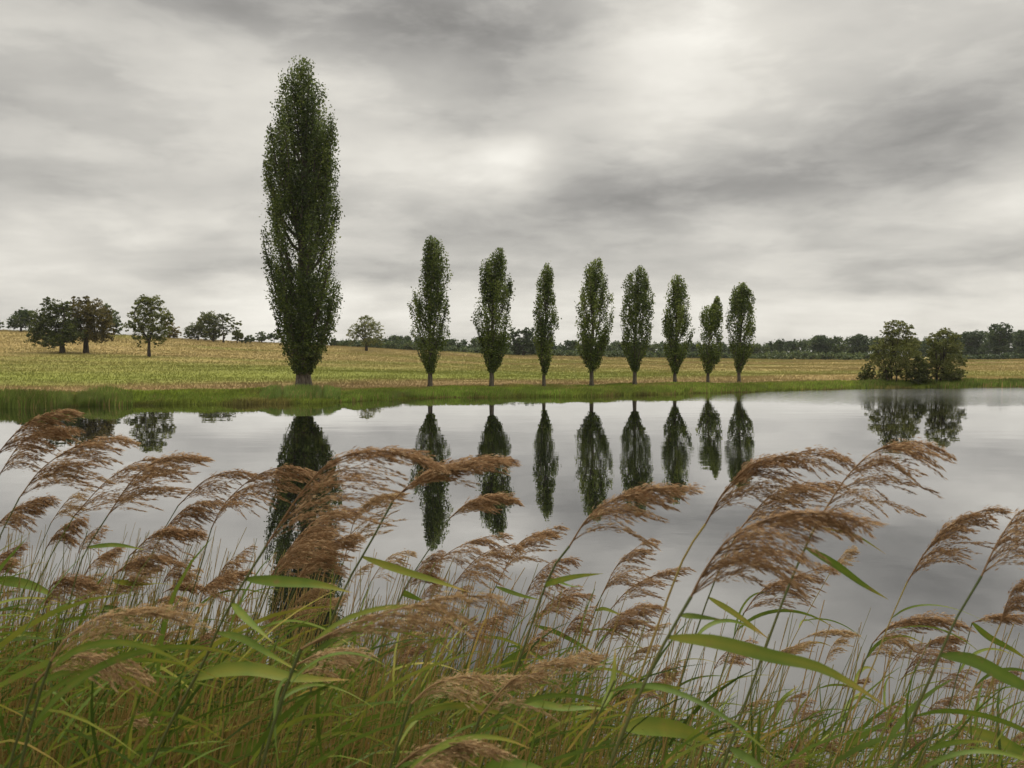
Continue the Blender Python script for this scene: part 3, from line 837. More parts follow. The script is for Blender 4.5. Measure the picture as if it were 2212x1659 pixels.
# trees that stand out of the wood
for i, (u, vt, w, vb, lab) in enumerate([(2158, 697, 28, 778, 'tallest dark round tree standing out of the wood past the willow clump'), (2212, 708, 20, 778, 'dark wood tree at the picture edge, beside the tallest round one'),
                                         (2098, 714, 24, 778, 'dark wood tree just past the leaning waterside tree'), (1774, 724, 22, 778, 'flat topped dark tree rising above the scrub of the distant wood'),
                                         (1855, 722, 22, 778, 'dark wood tree half hidden by the tall airy willow')]):
    h = vb - vt
    dep = 226 + 4 * i
    g = at(u, 768, dep); base = [g[0], g[1], float(terrain(g[0], g[1]))]
    broad_tree(u, vb, [(0, vt + h * 0.16, w * 0.75, h * 0.16), (-w * 0.35, vt + h * 0.30, w * 0.7, h * 0.2), (w * 0.4, vt + h * 0.32, w * 0.7, h * 0.2), (0, vt + h * 0.5, w, h * 0.24), (-w * 0.4, vt + h * 0.7, w * 0.8, h * 0.2), (w * 0.4, vt + h * 0.72, w * 0.8, h * 0.2)],
               lab, M_FAR, 240 + i, 5000, 0.42, 6, tint0=0.34, base=base, spray=0.9, group='trees standing out of the distant wood')


# ------------------------------------------------------------------ reeds
WIND = np.array([1.0, 0.0, -0.02])


def plume_mesh(K, seed, dens=1.0, fluff=1.0, spread=1.0, sp_len=0.0150, sp_w=0.0024):
    """panicle along the rachis points K (base to tip), blown to +x: tufts of threads that arch over and carry spikelets"""
    rs = R(seed)
    K, Lr = resample(crom(K, 8), 40)
    Tn = unit(np.gradient(K, axis=0))
    mb = MB()
    mb.tube(K, np.linspace(0.0021, 0.0007, 40), 4, 0.35)
    nodes = int(13 * (0.75 + 0.25 * dens))
    wbase = WIND + np.array([0, rs.normal(0, 0.22), rs.normal(0.02, 0.13)]); spread = spread * rs.uniform(0.9, 1.4); droop = rs.uniform(0.6, 1.35)
    SB, SD, ST = [], [], []
    for i in range(nodes):
        tn = (i + rs.uniform(0.1, 0.9)) / nodes
        k = rs.randint(2, 6) + (1 if tn < 0.6 else 0)
        k = max(1, int(round(k * dens)))
        wv = unit(wbase + np.array([0, rs.normal(0, 0.26), rs.normal(0, 0.10)]))
        for b in range(k):
            t = np.clip(tn + rs.normal(0, 0.012), 0.005, 0.985)
            O = np.array([np.interp(t * 39, np.arange(40), K[:, c]) for c in range(3)])
            T = unit(np.array([np.interp(t * 39, np.arange(40), Tn[:, c]) for c in range(3)]))
            Lb = Lr * (0.56 * (1 - t) ** 0.75 + 0.13) * rs.uniform(0.55, 1.12)
            D0 = unit(T * 1.0 + wv * rs.uniform(0.20, 0.75) * spread + rs.normal(0, 0.10, 3) * spread)
            De = unit(wv * 1.0 + np.array([0, 0, -rs.uniform(0.30, 0.80) * droop]) + T * 0.25 + rs.normal(0, 0.08, 3))
            ns = 14
            f = np.linspace(0, 1, ns)[:, None]
            g = sstep(0.0, 0.85, f)
            D = unit(D0 * (1 - g) + De * g)
            P = O + np.concatenate([[np.zeros(3)], np.cumsum(D[:-1] * Lb / (ns - 1), 0)])
            mb.tube(P, np.linspace(0.0008, 0.0004, ns), 3, 0.3)
            m = int(Lb / 0.0023 * fluff)
            if m < 3:
                continue
            q = 0.16 + 0.84 * rs.rand(m) ** 0.8
            x = q * (ns - 1); i0 = np.minimum(x.astype(int), ns - 2); fr = (x - i0)[:, None]
            p = P[i0] * (1 - fr) + P[i0 + 1] * fr
            dd = D[i0]
            taper = (1.05 - 0.75 * q ** 3)
            p = p + rs.normal(size=(m, 3)) * (0.0052 * taper * np.sin(np.clip(q, 0.1, 0.95) * math.pi) ** 0.5)[:, None]
            SB.append(p); SD.append(unit(dd + rs.normal(size=(m, 3)) * (0.20 * taper)[:, None]))
            ST.append(np.clip(rs.normal(0.48 + 0.1 * math.sin(i * 2.1), 0.2, m), 0, 1))
    p = np.concatenate(SB); d = np.concatenate(SD); t = np.concatenate(ST)
    n = len(p)
    ln = sp_len * rs.uniform(0.6, 1.25, n)
    w = unit(np.cross(d, rand_dirs(rs, n))) * (sp_w * rs.uniform(0.6, 1.2, n))[:, None] * 0.5
    mb.diamonds(p + d * ln[:, None] * 0.5, d * ln[:, None] * 0.5, w, t)
    return mb.mesh('plume')


def blade_mesh(P, wmax, seed, roll=0.4, side=None, tip_yellow=True, tint=0.45):
    """long reed leaf: folded strip along P (foot to tip)"""
    rs = R(seed)
    P, L = resample(crom(P, 8), 16)
    Tn = unit(np.gradient(P, axis=0))
    view = unit(P - CAM) if side is None else np.broadcast_to(np.asarray(side, float), P.shape)
    S = unit(np.cross(Tn, view))
    N = unit(np.cross(S, Tn))
    ro = roll + np.linspace(0, rs.normal(0, 0.5), 16)
    S2 = S * np.cos(ro)[:, None] + N * np.sin(ro)[:, None]
    N2 = np.cross(S2, Tn)
    f = np.linspace(0, 1, 16)
    w = wmax * 0.5 * np.clip(np.minimum((f / 0.22) ** 0.6 * 0.75 + 0.25, 1) * (1 - np.clip((f - 0.35) / 0.65, 0, 1) ** 1.6), 0.02, 1)
    A = P + S2 * w[:, None]; B = P - S2 * w[:, None]; M = P + N2 * (w * 0.28)[:, None]
    V = np.stack([A, M, B], 1).reshape(-1, 3)
    i = np.arange(15)[:, None] * 3
    Q = np.concatenate([i + np.array([[0, 1, 4, 3]]), i + np.array([[1, 2, 5, 4]])])
    t = tint + rs.normal(0, 0.07) + (0.42 * np.clip((f - 0.6) / 0.4, 0, 1) ** 1.4 if tip_yellow else 0 * f)
    mb = MB(); mb.add(V, Q, (np.repeat(t, 3).reshape(-1, 3) + np.array([0.0, 0.16, 0.0]) + rs.normal(0, 0.03, (16, 1))).ravel())
    return mb.mesh('leaf', True)


def stem_points(pts_px, depth):
    return np.array([at(u, v, depth) for u, v in pts_px])


def to_ground(P, rs):
    """continue a stalk downwards (P is top to bottom) until it stands in soil or water, getting steadily steeper"""
    P = [np.array(p) for p in P]
    d = unit(P[-1] - P[-2])
    p = P[-1].copy()
    for _ in range(60):
        d = unit(d + np.array([0, 0, -0.16]))
        p = p + d * 0.12
        g = max(float(terrain(p[0], p[1])), -0.25)
        P.append(p.copy())
        if p[2] <= g - 0.03:
            break
    return np.array(P)


class Reed:
    pass


HEROES = []


def hero(name, depth, stem_px, plume_px, label, seed, plume=True, dens=1.0, fluff=1.0, spread=1.0, mat=None, smat=None, r=0.0042, bend=0.0, group='tall plumed reeds on the near bank', sp=1.0, straw=False):
    rs = R(seed)
    T = stem_points(stem_px, depth)              # top (plume foot) to bottom
    S = to_ground(crom(T, 5), rs)
    foot = S[-1]
    root = empty(name, foot, label, 'reed', group)
    mb = MB()
    SS, L = resample(S, 34)
    f = np.linspace(0, 1, 34)
    wob = (np.arange(34) % 6 == 0) * 0.00045       # joints
    mb.tube(SS - foot, r * (0.52 + 0.48 * f) + wob, 6, (0.35 - 0.3 * f) if straw else (0.9 - 0.65 * f))
    link('stem', mb.mesh('stem', True), smat or M_STEMG, root)
    if plume and plume_px:
        n = len(plume_px)
        K = np.array([at(u, v, depth) + np.array([0, bend * (i / (n - 1)) ** 1.5, 0]) for i, (u, v) in enumerate(plume_px)])
        me = plume_mesh(K - foot, seed + 7, dens, fluff, spread, 0.0150 * sp, 0.0024 * sp)
        link('plume', me, mat or M_PLUME, root)
    h = Reed(); h.root = root; h.S = S; h.depth = depth; h.px = [px_of(p) for p in S]; h.foot = foot; h.n = 0; h.rs = rs
    HEROES.append(h)
    return h


def px_of(p):
    d = np.asarray(p) - CAM
    w = float(d @ FWD)
    return (U0 + F * float(d @ RGT) / w, V0 - F * float(d @ UPV) / w)


def plen(px):
    a = np.array(px, float)
    return float(np.linalg.norm(np.diff(a, axis=0), axis=1).sum())


# (stalk from plume foot downwards, plume from foot to tip, depth in metres, density, label)
HERO_DATA = [
    # the tall ones along the left
    ([(-12, 990), (-40, 1050)], [(-12, 990), (22, 945), (52, 915), (88, 896), (130, 889)], 2.5, 0.95, 'brown plume cut by the picture edge, topmost of the crowded cluster beside it', 0),
    ([(0, 1024), (-30, 1090), (-55, 1160)], [(0, 1024), (43, 962), (83, 936), (120, 926), (163, 924)], 2.6, 0.95, 'brown plume just under the topmost one at the picture edge', 0),
    ([(42, 1075), (0, 1158), (-30, 1230)], [(42, 1075), (83, 1018), (133, 978), (187, 953), (247, 949)], 2.3, 1.1, 'thick brown plume pointing at the reflection of the lone hill tree', 0),
    ([(110, 1130), (75, 1210), (45, 1290)], [(110, 1130), (135, 1095), (160, 1070), (190, 1052)], 4.0, 0.6, 'thin small plume rising between two thick brown ones by the picture edge', 0),
    ([(160, 1115), (105, 1210), (60, 1310)], [(160, 1115), (213, 1054), (250, 1022), (290, 1000), (345, 994)], 2.7, 0.75, 'loose plume whose tip is crossed by a taller darker plume', 0),
    ([(232, 1115), (180, 1200), (150, 1300), (120, 1400)], [(232, 1115), (277, 1050), (317, 1010), (365, 988), (427, 988)], 2.3, 1.05, 'tall dark plume arching below the reflection of the lone hill tree', 0),
    ([(385, 1092), (340, 1170), (300, 1260)], [(385, 1092), (433, 1044), (467, 1026), (500, 1021), (537, 1028)], 3.0, 0.75, 'slim plume curling over, left of the one before the great reflection', 0),
    ([(352, 1150), (318, 1230), (290, 1310)], [(352, 1150), (385, 1112), (420, 1088), (480, 1076)], 3.0, 0.95, 'bushy plume hanging just below a slim curling one', 0),
    ([(457, 1141), (440, 1200), (423, 1257), (398, 1330)], [(457, 1141), (475, 1103), (500, 1070), (547, 1031), (600, 1013), (658, 1024)], 2.7, 1.0, 'arching plume whose tip just crosses the great dark reflection', 0),
    # big plume in the middle
    ([(575, 1180), (520, 1268), (475, 1350), (440, 1430), (385, 1530), (330, 1640)], [(575, 1180), (640, 1080), (700, 1010), (760, 978), (830, 970), (910, 990)], 1.62, 1.05, 'largest reed, a big golden brown plume before the reflection of the tallest poplar', 0),
    ([(600, 1225), (570, 1300), (540, 1380)], [(600, 1225), (640, 1165), (690, 1120), (745, 1108)], 2.3, 1.15, 'dense brown plume tucked under the largest golden one', 0),
    ([(640, 1260), (615, 1330), (590, 1410)], [(640, 1260), (680, 1200), (720, 1170), (765, 1150)], 2.4, 1.0, 'fluffy brown plume low in front of the tallest poplar reflection', 0),
    ([(575, 1262), (550, 1330), (520, 1410)], [(575, 1262), (610, 1205), (650, 1170), (700, 1158)], 2.5, 0.9, 'brown plume half hidden low beside the stalk of the largest reed', 0),
    ([(742, 1215), (720, 1262), (695, 1320)], [(742, 1215), (772, 1109), (812, 1079), (859, 1067)], 3.0, 0.7, 'faint thin plume arching behind the stalk of a darker plumed reed', 0),
    ([(850, 1080), (800, 1172), (760, 1240), (744, 1272), (712, 1350), (690, 1420)], [(850, 1080), (893, 1041), (940, 1015), (1000, 1000), (1045, 994), (1085, 1000)], 2.0, 1.25, 'thick brown plume crossing the reflection of the first small poplar', 0),
    ([(972, 1119), (932, 1179), (879, 1262), (840, 1350)], [(972, 1119), (1005, 1090), (1039, 1075), (1072, 1070), (1105, 1076)], 2.7, 1.15, 'short bushy plume over the lower reflection of the second small poplar', 0),
    ([(940, 1215), (905, 1290), (875, 1370)], [(940, 1215), (985, 1185), (1030, 1168), (1082, 1159)], 3.6, 0.75, 'loose thin plume beneath the short bushy one', 0),
    ([(979, 1265), (948, 1330), (920, 1410)], [(979, 1265), (1010, 1225), (1045, 1193), (1109, 1169)], 3.2, 1.0, 'upright feathery plume below the reflection tip of the second small poplar', 0),
    ([(802, 1255), (770, 1330), (745, 1400)], [(802, 1255), (825, 1220), (850, 1200), (885, 1195)], 4.0, 0.6, 'pale thin plume over the open water beside a dark stalk', 0),
    ([(872, 1280), (845, 1350), (820, 1420)], [(872, 1280), (895, 1240), (915, 1212), (945, 1188)], 3.8, 0.75, 'ragged plume among thin stalks in the middle of the bed', 0),
    ([(1085, 1240), (1050, 1310), (1020, 1400)], [(1085, 1240), (1118, 1179), (1155, 1158), (1205, 1144)], 3.3, 0.9, 'slender plume alone below the reflection of the narrowest poplar', 0),
    ([(1230, 1180), (1192, 1232), (1155, 1330), (1115, 1446), (1065, 1576)], [(1230, 1180), (1270, 1118), (1325, 1076), (1395, 1053), (1470, 1048)], 1.9, 1.1, 'tall reddish plume pointing to the sixth poplar reflection, on a dark stalk', 0),
    ([(1165, 1325), (1140, 1390), (1115, 1460)], [(1165, 1325), (1200, 1300), (1235, 1290), (1269, 1290)], 4.0, 0.75, 'small plume lying low across a green blade', 0),
    ([(1130, 1300), (1105, 1370), (1080, 1440)], [(1130, 1300), (1150, 1255), (1185, 1215), (1230, 1200)], 3.6, 0.9, 'ragged dark plume behind the stalk of the reddish one', 0),
    ([(1300, 1285), (1265, 1370), (1235, 1460)], [(1300, 1285), (1332, 1225), (1365, 1195), (1405, 1172)], 3.4, 0.8, 'thin plume standing free over open water after the reddish one', 0),
    ([(1320, 1315), (1290, 1390), (1265, 1470)], [(1320, 1315), (1355, 1275), (1400, 1245), (1466, 1220)], 3.5, 0.75, 'pale thin plume with a tip that reaches a straw coloured stalk', 0),
    ([(1300, 1390), (1270, 1460), (1245, 1540)], [(1300, 1390), (1330, 1345), (1370, 1318), (1425, 1315)], 3.2, 1.05, 'low reddish plume, its tip bent over the open water', 0),
    # right half
    ([(1524, 1132), (1489, 1183), (1462, 1241), (1407, 1390), (1344, 1571)], [(1524, 1132), (1564, 1061), (1619, 1004), (1677, 985), (1735, 976), (1801, 985)], 1.95, 1.15, 'tall plume on a straw orange stalk, tip over the pale water', 1),
    ([(1597, 1145), (1565, 1205), (1530, 1290)], [(1597, 1145), (1658, 1081), (1717, 1057), (1811, 1049)], 2.1, 0.9, 'slim plume peeping above the blurred thick brown one', 0),
    ([(1493, 1289), (1489, 1295), (1430, 1399), (1379, 1505), (1330, 1620)], [(1493, 1289), (1520, 1234), (1564, 1171), (1619, 1132), (1677, 1108), (1745, 1100), (1825, 1108)], 1.35, 1.35, 'thick blurred brown plume, nearest to the viewer among the tall ones', 0),
    ([(1772, 1118), (1756, 1147), (1709, 1253), (1658, 1387), (1615, 1505), (1575, 1614)], [(1772, 1118), (1791, 1090), (1826, 1041), (1874, 993), (1925, 967), (1991, 959), (2050, 973)], 1.85, 1.0, 'tallest plume on a long dark green stalk, below the willow clump reflection', 0),
    ([(1960, 1257), (1925, 1336), (1889, 1430), (1846, 1532), (1815, 1650)], [(1960, 1257), (2003, 1183), (2042, 1136), (2085, 1108), (2132, 1092)], 2.3, 1.05, 'plume standing free on an orange stalk, between two dark green ones', 1),
    ([(2120, 1245), (2109, 1265), (2070, 1328), (2042, 1387), (2011, 1461), (1972, 1548), (1936, 1658)], [(2120, 1245), (2152, 1183), (2180, 1147), (2212, 1116), (2262, 1098), (2320, 1100)], 1.7, 1.15, 'dark stalked plume cut by the picture edge above a broad drooping leaf', 0),
    ([(1607, 1324), (1580, 1390), (1555, 1470)], [(1607, 1324), (1642, 1277), (1700, 1246), (1771, 1216)], 2.6, 0.9, 'plume crossed by the long dark green stalk', 0),
    ([(1795, 1234), (1752, 1310), (1709, 1391), (1675, 1470)], [(1795, 1234), (1812, 1212), (1828, 1198), (1848, 1187)], 4.2, 0.6, 'very small pale plume on a thin grey stalk over open water', 1),
    ([(1885, 1390), (1860, 1450), (1835, 1530)], [(1885, 1390), (1915, 1355), (1955, 1338), (2005, 1330), (2058, 1338)], 2.5, 1.05, 'low arching brown plume just above grey rippled water, beside an orange stalk', 0),
    ([(1868, 1425), (1842, 1490), (1815, 1570)], [(1868, 1425), (1900, 1388), (1935, 1380), (1972, 1403)], 3.2, 0.7, 'drooping thin plume just under the low arching brown one', 0),
    ([(1948, 1469), (1925, 1530), (1900, 1610)], [(1948, 1469), (1980, 1410), (2011, 1379), (2050, 1367)], 3.2, 0.85, 'feathery pinkish plume leaning against a dark green stalk', 0),
    ([(2160, 1350), (2130, 1420), (2100, 1500), (2075, 1590)], [(2160, 1350), (2180, 1305), (2205, 1275), (2250, 1255)], 2.3, 1.0, 'straw stalked plume at the picture edge, under the dark stalked one', 1),
    ([(2100, 1345), (2085, 1400), (2065, 1470)], [(2100, 1345), (2135, 1332), (2170, 1325), (2215, 1322)], 3.0, 0.8, 'plume lying almost level beside the picture edge', 0),
    ([(2080, 1515), (2060, 1570), (2035, 1640)], [(2080, 1515), (2105, 1490), (2135, 1476), (2170, 1470)], 3.6, 0.6, 'faint plume low over the water near the broad drooping leaf', 1),
    ([(1728, 1383), (1705, 1440), (1680, 1510)], [(1728, 1383), (1760, 1368), (1795, 1360), (1830, 1362)], 3.8, 0.5, 'wispy level plume between two tall green stalks', 1),
    ([(1780, 1440), (1765, 1500), (1748, 1570)], [(1780, 1440), (1795, 1405), (1815, 1385), (1840, 1378)], 4.2, 0.5, 'tiny wispy plume below a wispy level one', 1),
    # low plumes inside the thicket
    ([(280, 1200), (255, 1260), (230, 1340)], [(280, 1200), (333, 1154), (380, 1141), (433, 1141)], 2.6, 1.3, 'low brown plume over the thicket, with a green blade crossing beneath it', 0),
    ([(247, 1240), (225, 1310), (205, 1390)], [(247, 1240), (283, 1214), (320, 1208), (363, 1224)], 2.8, 1.2, 'rounded brown plume sunk in the thicket, over a broad dark leaf', 0),
    ([(97, 1308), (80, 1370), (60, 1450)], [(97, 1308), (115, 1262), (150, 1248), (205, 1258)], 2.6, 1.2, 'curled brown plume low at the thicket, near a broad green leaf', 0),
    ([(427, 1283), (405, 1345), (385, 1420)], [(427, 1283), (455, 1258), (485, 1248), (522, 1241)], 3.0, 1.1, 'soft brown plume just beside the thick stalk of the largest reed', 0),
    ([(353, 1280), (335, 1340), (315, 1420)], [(353, 1280), (380, 1266), (410, 1262), (445, 1268)], 3.6, 0.9, 'small plume hidden among bending thicket blades', 0),
    ([(320, 1310), (302, 1370), (285, 1440)], [(320, 1310), (340, 1297), (362, 1292), (388, 1297)], 4.2, 0.8, 'little plume lowest in the middle of the thicket', 0),
    ([(100, 1184), (75, 1250), (50, 1330)], [(100, 1184), (120, 1155), (148, 1132), (190, 1112)], 3.0, 1.0, 'brown plume in front of many thin stalks, under the thick one by the edge', 0),
    ([(-15, 1145), (-35, 1210), (-60, 1290)], [(-15, 1145), (15, 1110), (45, 1090), (88, 1076)], 2.6, 1.2, 'dark plume at the picture edge below the topmost two', 0),
    ([(-20, 1250), (-40, 1310), (-60, 1380)], [(-20, 1250), (-5, 1225), (12, 1210), (36, 1203)], 3.2, 0.9, 'small pale plume at the picture edge above a broad leaf', 0),
    ([(110, 1428), (85, 1500), (60, 1590)], [(110, 1428), (143, 1379), (200, 1342), (267, 1332), (330, 1345), (385, 1371)], 1.3, 1.3, 'large soft blurred plume bending level low in the thicket', 2),
    ([(77, 1474), (55, 1540), (30, 1620)], [(77, 1474), (120, 1432), (167, 1411), (240, 1412), (322, 1438)], 1.4, 1.1, 'large soft blurred plume below another level one', 2),
    ([(650, 1402), (620, 1480), (590, 1570)], [(650, 1402), (730, 1362), (800, 1338), (880, 1318), (960, 1304), (1050, 1308)], 1.3, 1.2, 'long pale plume stretched low across the middle of the thicket', 2),
    ([(633, 1440), (610, 1500), (585, 1580)], [(633, 1440), (680, 1415), (730, 1400), (790, 1398)], 1.7, 1.1, 'pale plume just below the long stretched one', 2),
    ([(610, 1482), (590, 1540), (565, 1620)], [(610, 1482), (660, 1455), (710, 1440), (765, 1440)], 1.8, 1.0, 'short pale plume, lower of two below the long stretched one', 2),
    ([(889, 1520), (868, 1580), (845, 1650)], [(889, 1520), (935, 1478), (1000, 1455), (1060, 1450), (1115, 1458)], 1.6, 1.1, 'pale pinkish plume over the grass, before a dark green stalk', 2),
    ([(1039, 1545), (1018, 1600), (995, 1670)], [(1039, 1545), (1105, 1472), (1160, 1450), (1215, 1440), (1272, 1430)], 1.55, 1.2, 'long pale pinkish plume pointing at the broad dark leaf', 2),
    ([(855, 1658), (835, 1720), (815, 1790)], [(855, 1658), (905, 1618), (960, 1598), (1020, 1592), (1080, 1602)], 1.35, 1.0, 'pale plume lowest in the frame, half lost in grass', 2),
    ([(860, 1700), (845, 1760), (830, 1830)], [(860, 1700), (905, 1655), (950, 1638), (1005, 1640)], 1.3, 1.2, 'fluffy light brown plume cut by the bottom of the picture', 2),
    ([(255, 1580), (235, 1640), (210, 1720)], [(255, 1580), (280, 1556), (305, 1546), (335, 1548)], 1.9, 0.8, 'small tan grass-like plume low in the dark thicket', 2),
]
PMATS = [M_PLUME, M_PLUME, M_PLUMEP]
for i, (st, pl, dep, dens, lab, kind) in enumerate(HERO_DATA):
    smat = M_STEMS if kind == 1 else M_STEMG
    if kind == 0 and i % 3 == 1 and dep > 2.4:
        smat = M_STEMS
    mat = M_PLUMEP if (kind == 2 or (dens < 0.72)) else M_PLUME
    hero('common_reed', dep, st, pl, lab, 1000 + 13 * i, True, dens * (0.48 if kind == 2 else 1.0), 1.0, 1.0, mat, smat, 0.0046 if dep < 2.1 else 0.0034, bend=(-0.04 if i % 2 else 0.05), sp=min(1.5, 0.75 + 0.12 * dep), straw=(kind == 1))

# broad leaves seen one by one: foot to tip, width in photograph units
LEAVES = [
    ([(1450, 1367), (1540, 1379), (1658, 1403), (1736, 1414), (1795, 1438), (1874, 1485)], 26, 0.42),
    ([(1756, 1181), (1815, 1226), (1893, 1281), (1964, 1324)], 15, 0.36),
    ([(2038, 1410), (2089, 1418), (2148, 1446), (2212, 1477), (2275, 1512)], 25, 0.40),
    ([(1466, 1334), (1517, 1352), (1603, 1383)], 11, 0.55),
    ([(1530, 1283), (1580, 1316), (1642, 1359)], 11, 0.55),
    ([(2085, 1346), (2148, 1383), (2212, 1418), (2260, 1450)], 12, 0.5),
    ([(2082, 1567), (2148, 1591), (2212, 1626), (2270, 1665)], 22, 0.42),
    ([(1344, 1575), (1422, 1583), (1501, 1610), (1580, 1656)], 34, 0.48),
    ([(1580, 1607), (1619, 1630), (1658, 1658)], 16, 0.4),
    ([(1788, 1150), (1850, 1160), (1893, 1180), (1960, 1222)], 5, 0.5),
    ([(1352, 1497), (1403, 1469), (1466, 1458)], 15, 0.5),
    ([(785, 1205), (855, 1235), (922, 1262), (972, 1285), (1010, 1305)], 15, 0.62),
    ([(1155, 1269), (1189, 1252), (1239, 1232), (1295, 1219)], 11, 0.62),
    ([(839, 1269), (872, 1292), (912, 1320)], 12, 0.38),
    ([(1075, 1272), (1122, 1279), (1169, 1284)], 8, 0.5),
    ([(1192, 1259), (1239, 1279), (1280, 1292)], 6, 0.5),
    ([(1262, 1303), (1305, 1309), (1345, 1319)], 7, 0.45),
    ([(1159, 1346), (1205, 1372), (1265, 1409), (1302, 1439)], 9, 0.5),
    ([(1092, 1442), (1122, 1412), (1155, 1386), (1199, 1372)], 22, 0.55),
    ([(1089, 1517), (1155, 1529), (1222, 1549), (1289, 1559), (1345, 1576)], 17, 0.30),
    ([(640, 1494), (722, 1509), (790, 1530), (850, 1550)], 17, 0.52),
    ([(527, 1242), (600, 1266), (667, 1282), (740, 1312)], 22, 0.35),
    ([(467, 1356), (533, 1369), (600, 1392), (667, 1416)], 14, 0.40),
    ([(412, 1467), (467, 1459), (533, 1466), (617, 1496), (735, 1512)], 28, 0.46),
    ([(290, 1543), (333, 1532), (400, 1539), (500, 1562), (585, 1584)], 17, 0.48),
    ([(5, 1548), (67, 1512), (150, 1496), (242, 1482)], 26, 0.42),
    ([(-20, 1655), (83, 1612), (200, 1589), (325, 1572)], 24, 0.56),
    ([(-5, 1248), (50, 1272), (102, 1312)], 20, 0.38),
    ([(207, 1302), (267, 1322), (295, 1325), (322, 1300)], 20, 0.34),
    ([(200, 1179), (233, 1186), (280, 1206)], 9, 0.5),
    ([(450, 1612), (517, 1612), (583, 1586), (667, 1566)], 22, 0.46),
    ([(230, 1256), (267, 1269), (308, 1280)], 10, 0.42),
    ([(500, 1309), (550, 1326), (617, 1359)], 16, 0.5),
    ([(1660, 1545), (1700, 1520), (1740, 1500)], 10, 0.5),
    ([(1740, 1655), (1752, 1600), (1756, 1540)], 16, 0.6),
    ([(1795, 1530), (1850, 1525), (1895, 1510)], 9, 0.55),
    ([(2000, 1620), (2040, 1580), (2080, 1555)], 10, 0.55),
    ([(1240, 1660), (1265, 1590), (1270, 1500)], 12, 0.55),
    ([(1030, 1680), (1080, 1640), (1140, 1630), (1205, 1640)], 24, 0.40),
    ([(1300, 1530), (1330, 1500), (1344, 1440)], 14, 0.6),
    ([(20, 1680), (60, 1640), (130, 1635), (215, 1660)], 20, 0.5),
    ([(760, 1690), (800, 1620), (860, 1590), (930, 1600)], 18, 0.48),
]
LEAF_HOST = {}
n_extra = 0
for i, (px, wpx, tint) in enumerate(LEAVES):
    u, v = px[0]
    best = None
    for h in HEROES:
        for k, (a, b) in enumerate(h.px):
            if b < 900 or b > 1900:
                continue
            d = math.hypot(a - u, b - v)
            if best is None or d < best[0]:
                best = (d, h, k)
    if best is None or best[0] > 34:
        dep = 1.25 + 0.9 * ((i * 37) % 10) / 10 if v > 1350 else 2.2
        lean = 0.45
        h = hero('common_reed', dep, [(u + 28, v - 60), (u, v), (u - 60 * lean, v + 60), (u - 150 * lean, v + 200)], None,
                 'plumeless green reed shoot bearing one long drooping leaf', 3000 + i, False, smat=M_STEMG, r=0.0034, group='plumeless reed shoots on the near bank')
        LEAF_HOST[i] = h
        foot = at(u, v, dep)
    else:
        h = best[1]; foot = h.S[best[2]]; dep = h.depth
    n = len(px)
    yb = (0.10 if i % 2 else -0.08)
    P = [foot] + [at(a, b, dep) + np.array([0, yb * (k / (n - 1)), 0]) for k, (a, b) in enumerate(px[1:], 1)]
    me = blade_mesh(np.array(P) - h.foot, wpx / F * dep * 1.15, 500 + i, roll=0.25, side=unit(foot - CAM), tint=tint)
    link('leaf', me, M_LEAF, h.root); h.n += 1


def wild_leaf(p, rs, L, wmax, seed, ang=None, side=0.5, drop=0.5, tint=0.45):
    """a leaf leaving the stalk at p, streaming downwind and drooping"""
    a = rs.normal(0.0, 0.7) if ang is None else ang
    d0 = unit(np.array([math.cos(a) * 0.8, math.sin(a) * 0.8, rs.uniform(0.05, 0.9)]))
    pts = [p]
    d = d0
    for k in range(6):
        pts.append(pts[-1] + d * L / 6)
        d = unit(d + np.array([0.10, 0, -0.16 - drop * 0.22]))
    return blade_mesh(np.array(pts), wmax, seed, roll=rs.normal(0.3, 0.5), side=unit(np.array([0, 1, -0.3])), tint=tint)


# more leaves lower on each tall stalk
for i, h in enumerate(HEROES):
    rs = R(7000 + i)
    m = max(0, 2 - h.n)
    for k in range(m):
        cand = [j for j, (a, b) in enumerate(h.px) if b > 1330]
        if not cand:
            continue
        j = cand[min(len(cand) - 1, rs.randint(0, max(1, len(cand) // 2)))]
        p = h.S[j]
        me = wild_leaf(p - h.foot, rs, rs.uniform(0.24, 0.42), rs.uniform(0.007, 0.013), 7100 + 5 * i + k, tint=rs.uniform(0.35, 0.6))
        link('leaf', me, M_LEAF, h.root)


# ---------------------------------------------- the many slender reeds of the bed, each its own object
def proto(seed, plume, Ht, green):
    rs = R(seed)
    root = bpy.data.objects.new('slender_reed', None); COL.objects.link(root); root.empty_display_size = 0.2
    lean = rs.uniform(0.10, 0.26)
    z = np.linspace(0, 1, 14)
    x = lean * Ht * z ** 2.0 + 0.04 * Ht * z
    S = np.stack([x, rs.normal(0, 0.03) * Ht * z ** 2, Ht * z], 1)
    mb = MB(); mb.tube(S, np.linspace(0.0030, 0.0013, 14), 5, np.linspace(0.25, 0.8, 14))
    link('stem', mb.mesh('slender_stem', True), M_STEMG if green else M_STEMS, root)
    if plume:
        d = unit(S[-1] - S[-2]); L = rs.uniform(0.17, 0.25)
        K = [S[-1]]
        for k in range(5):
            K.append(K[-1] + d * L / 5); d = unit(d + np.array([0.24, 0, -0.05]))
        link('plume', plume_mesh(np.array(K), seed + 3, rs.uniform(0.5, 0.85), 0.75, 1.0, 0.014, 0.0036), M_PLUME if seed % 3 else M_PLUMEP, root)
    for k in range(4 if green else 3):
        j = rs.randint(4, 11)
        me = wild_leaf(S[j], rs, rs.uniform(0.22, 0.40), rs.uniform(0.005, 0.010), seed * 10 + k, ang=rs.normal(0, 0.5), drop=0.0, tint=rs.uniform(0.25, 0.7))
        link('leaf', me, M_LEAF, root)
    return root


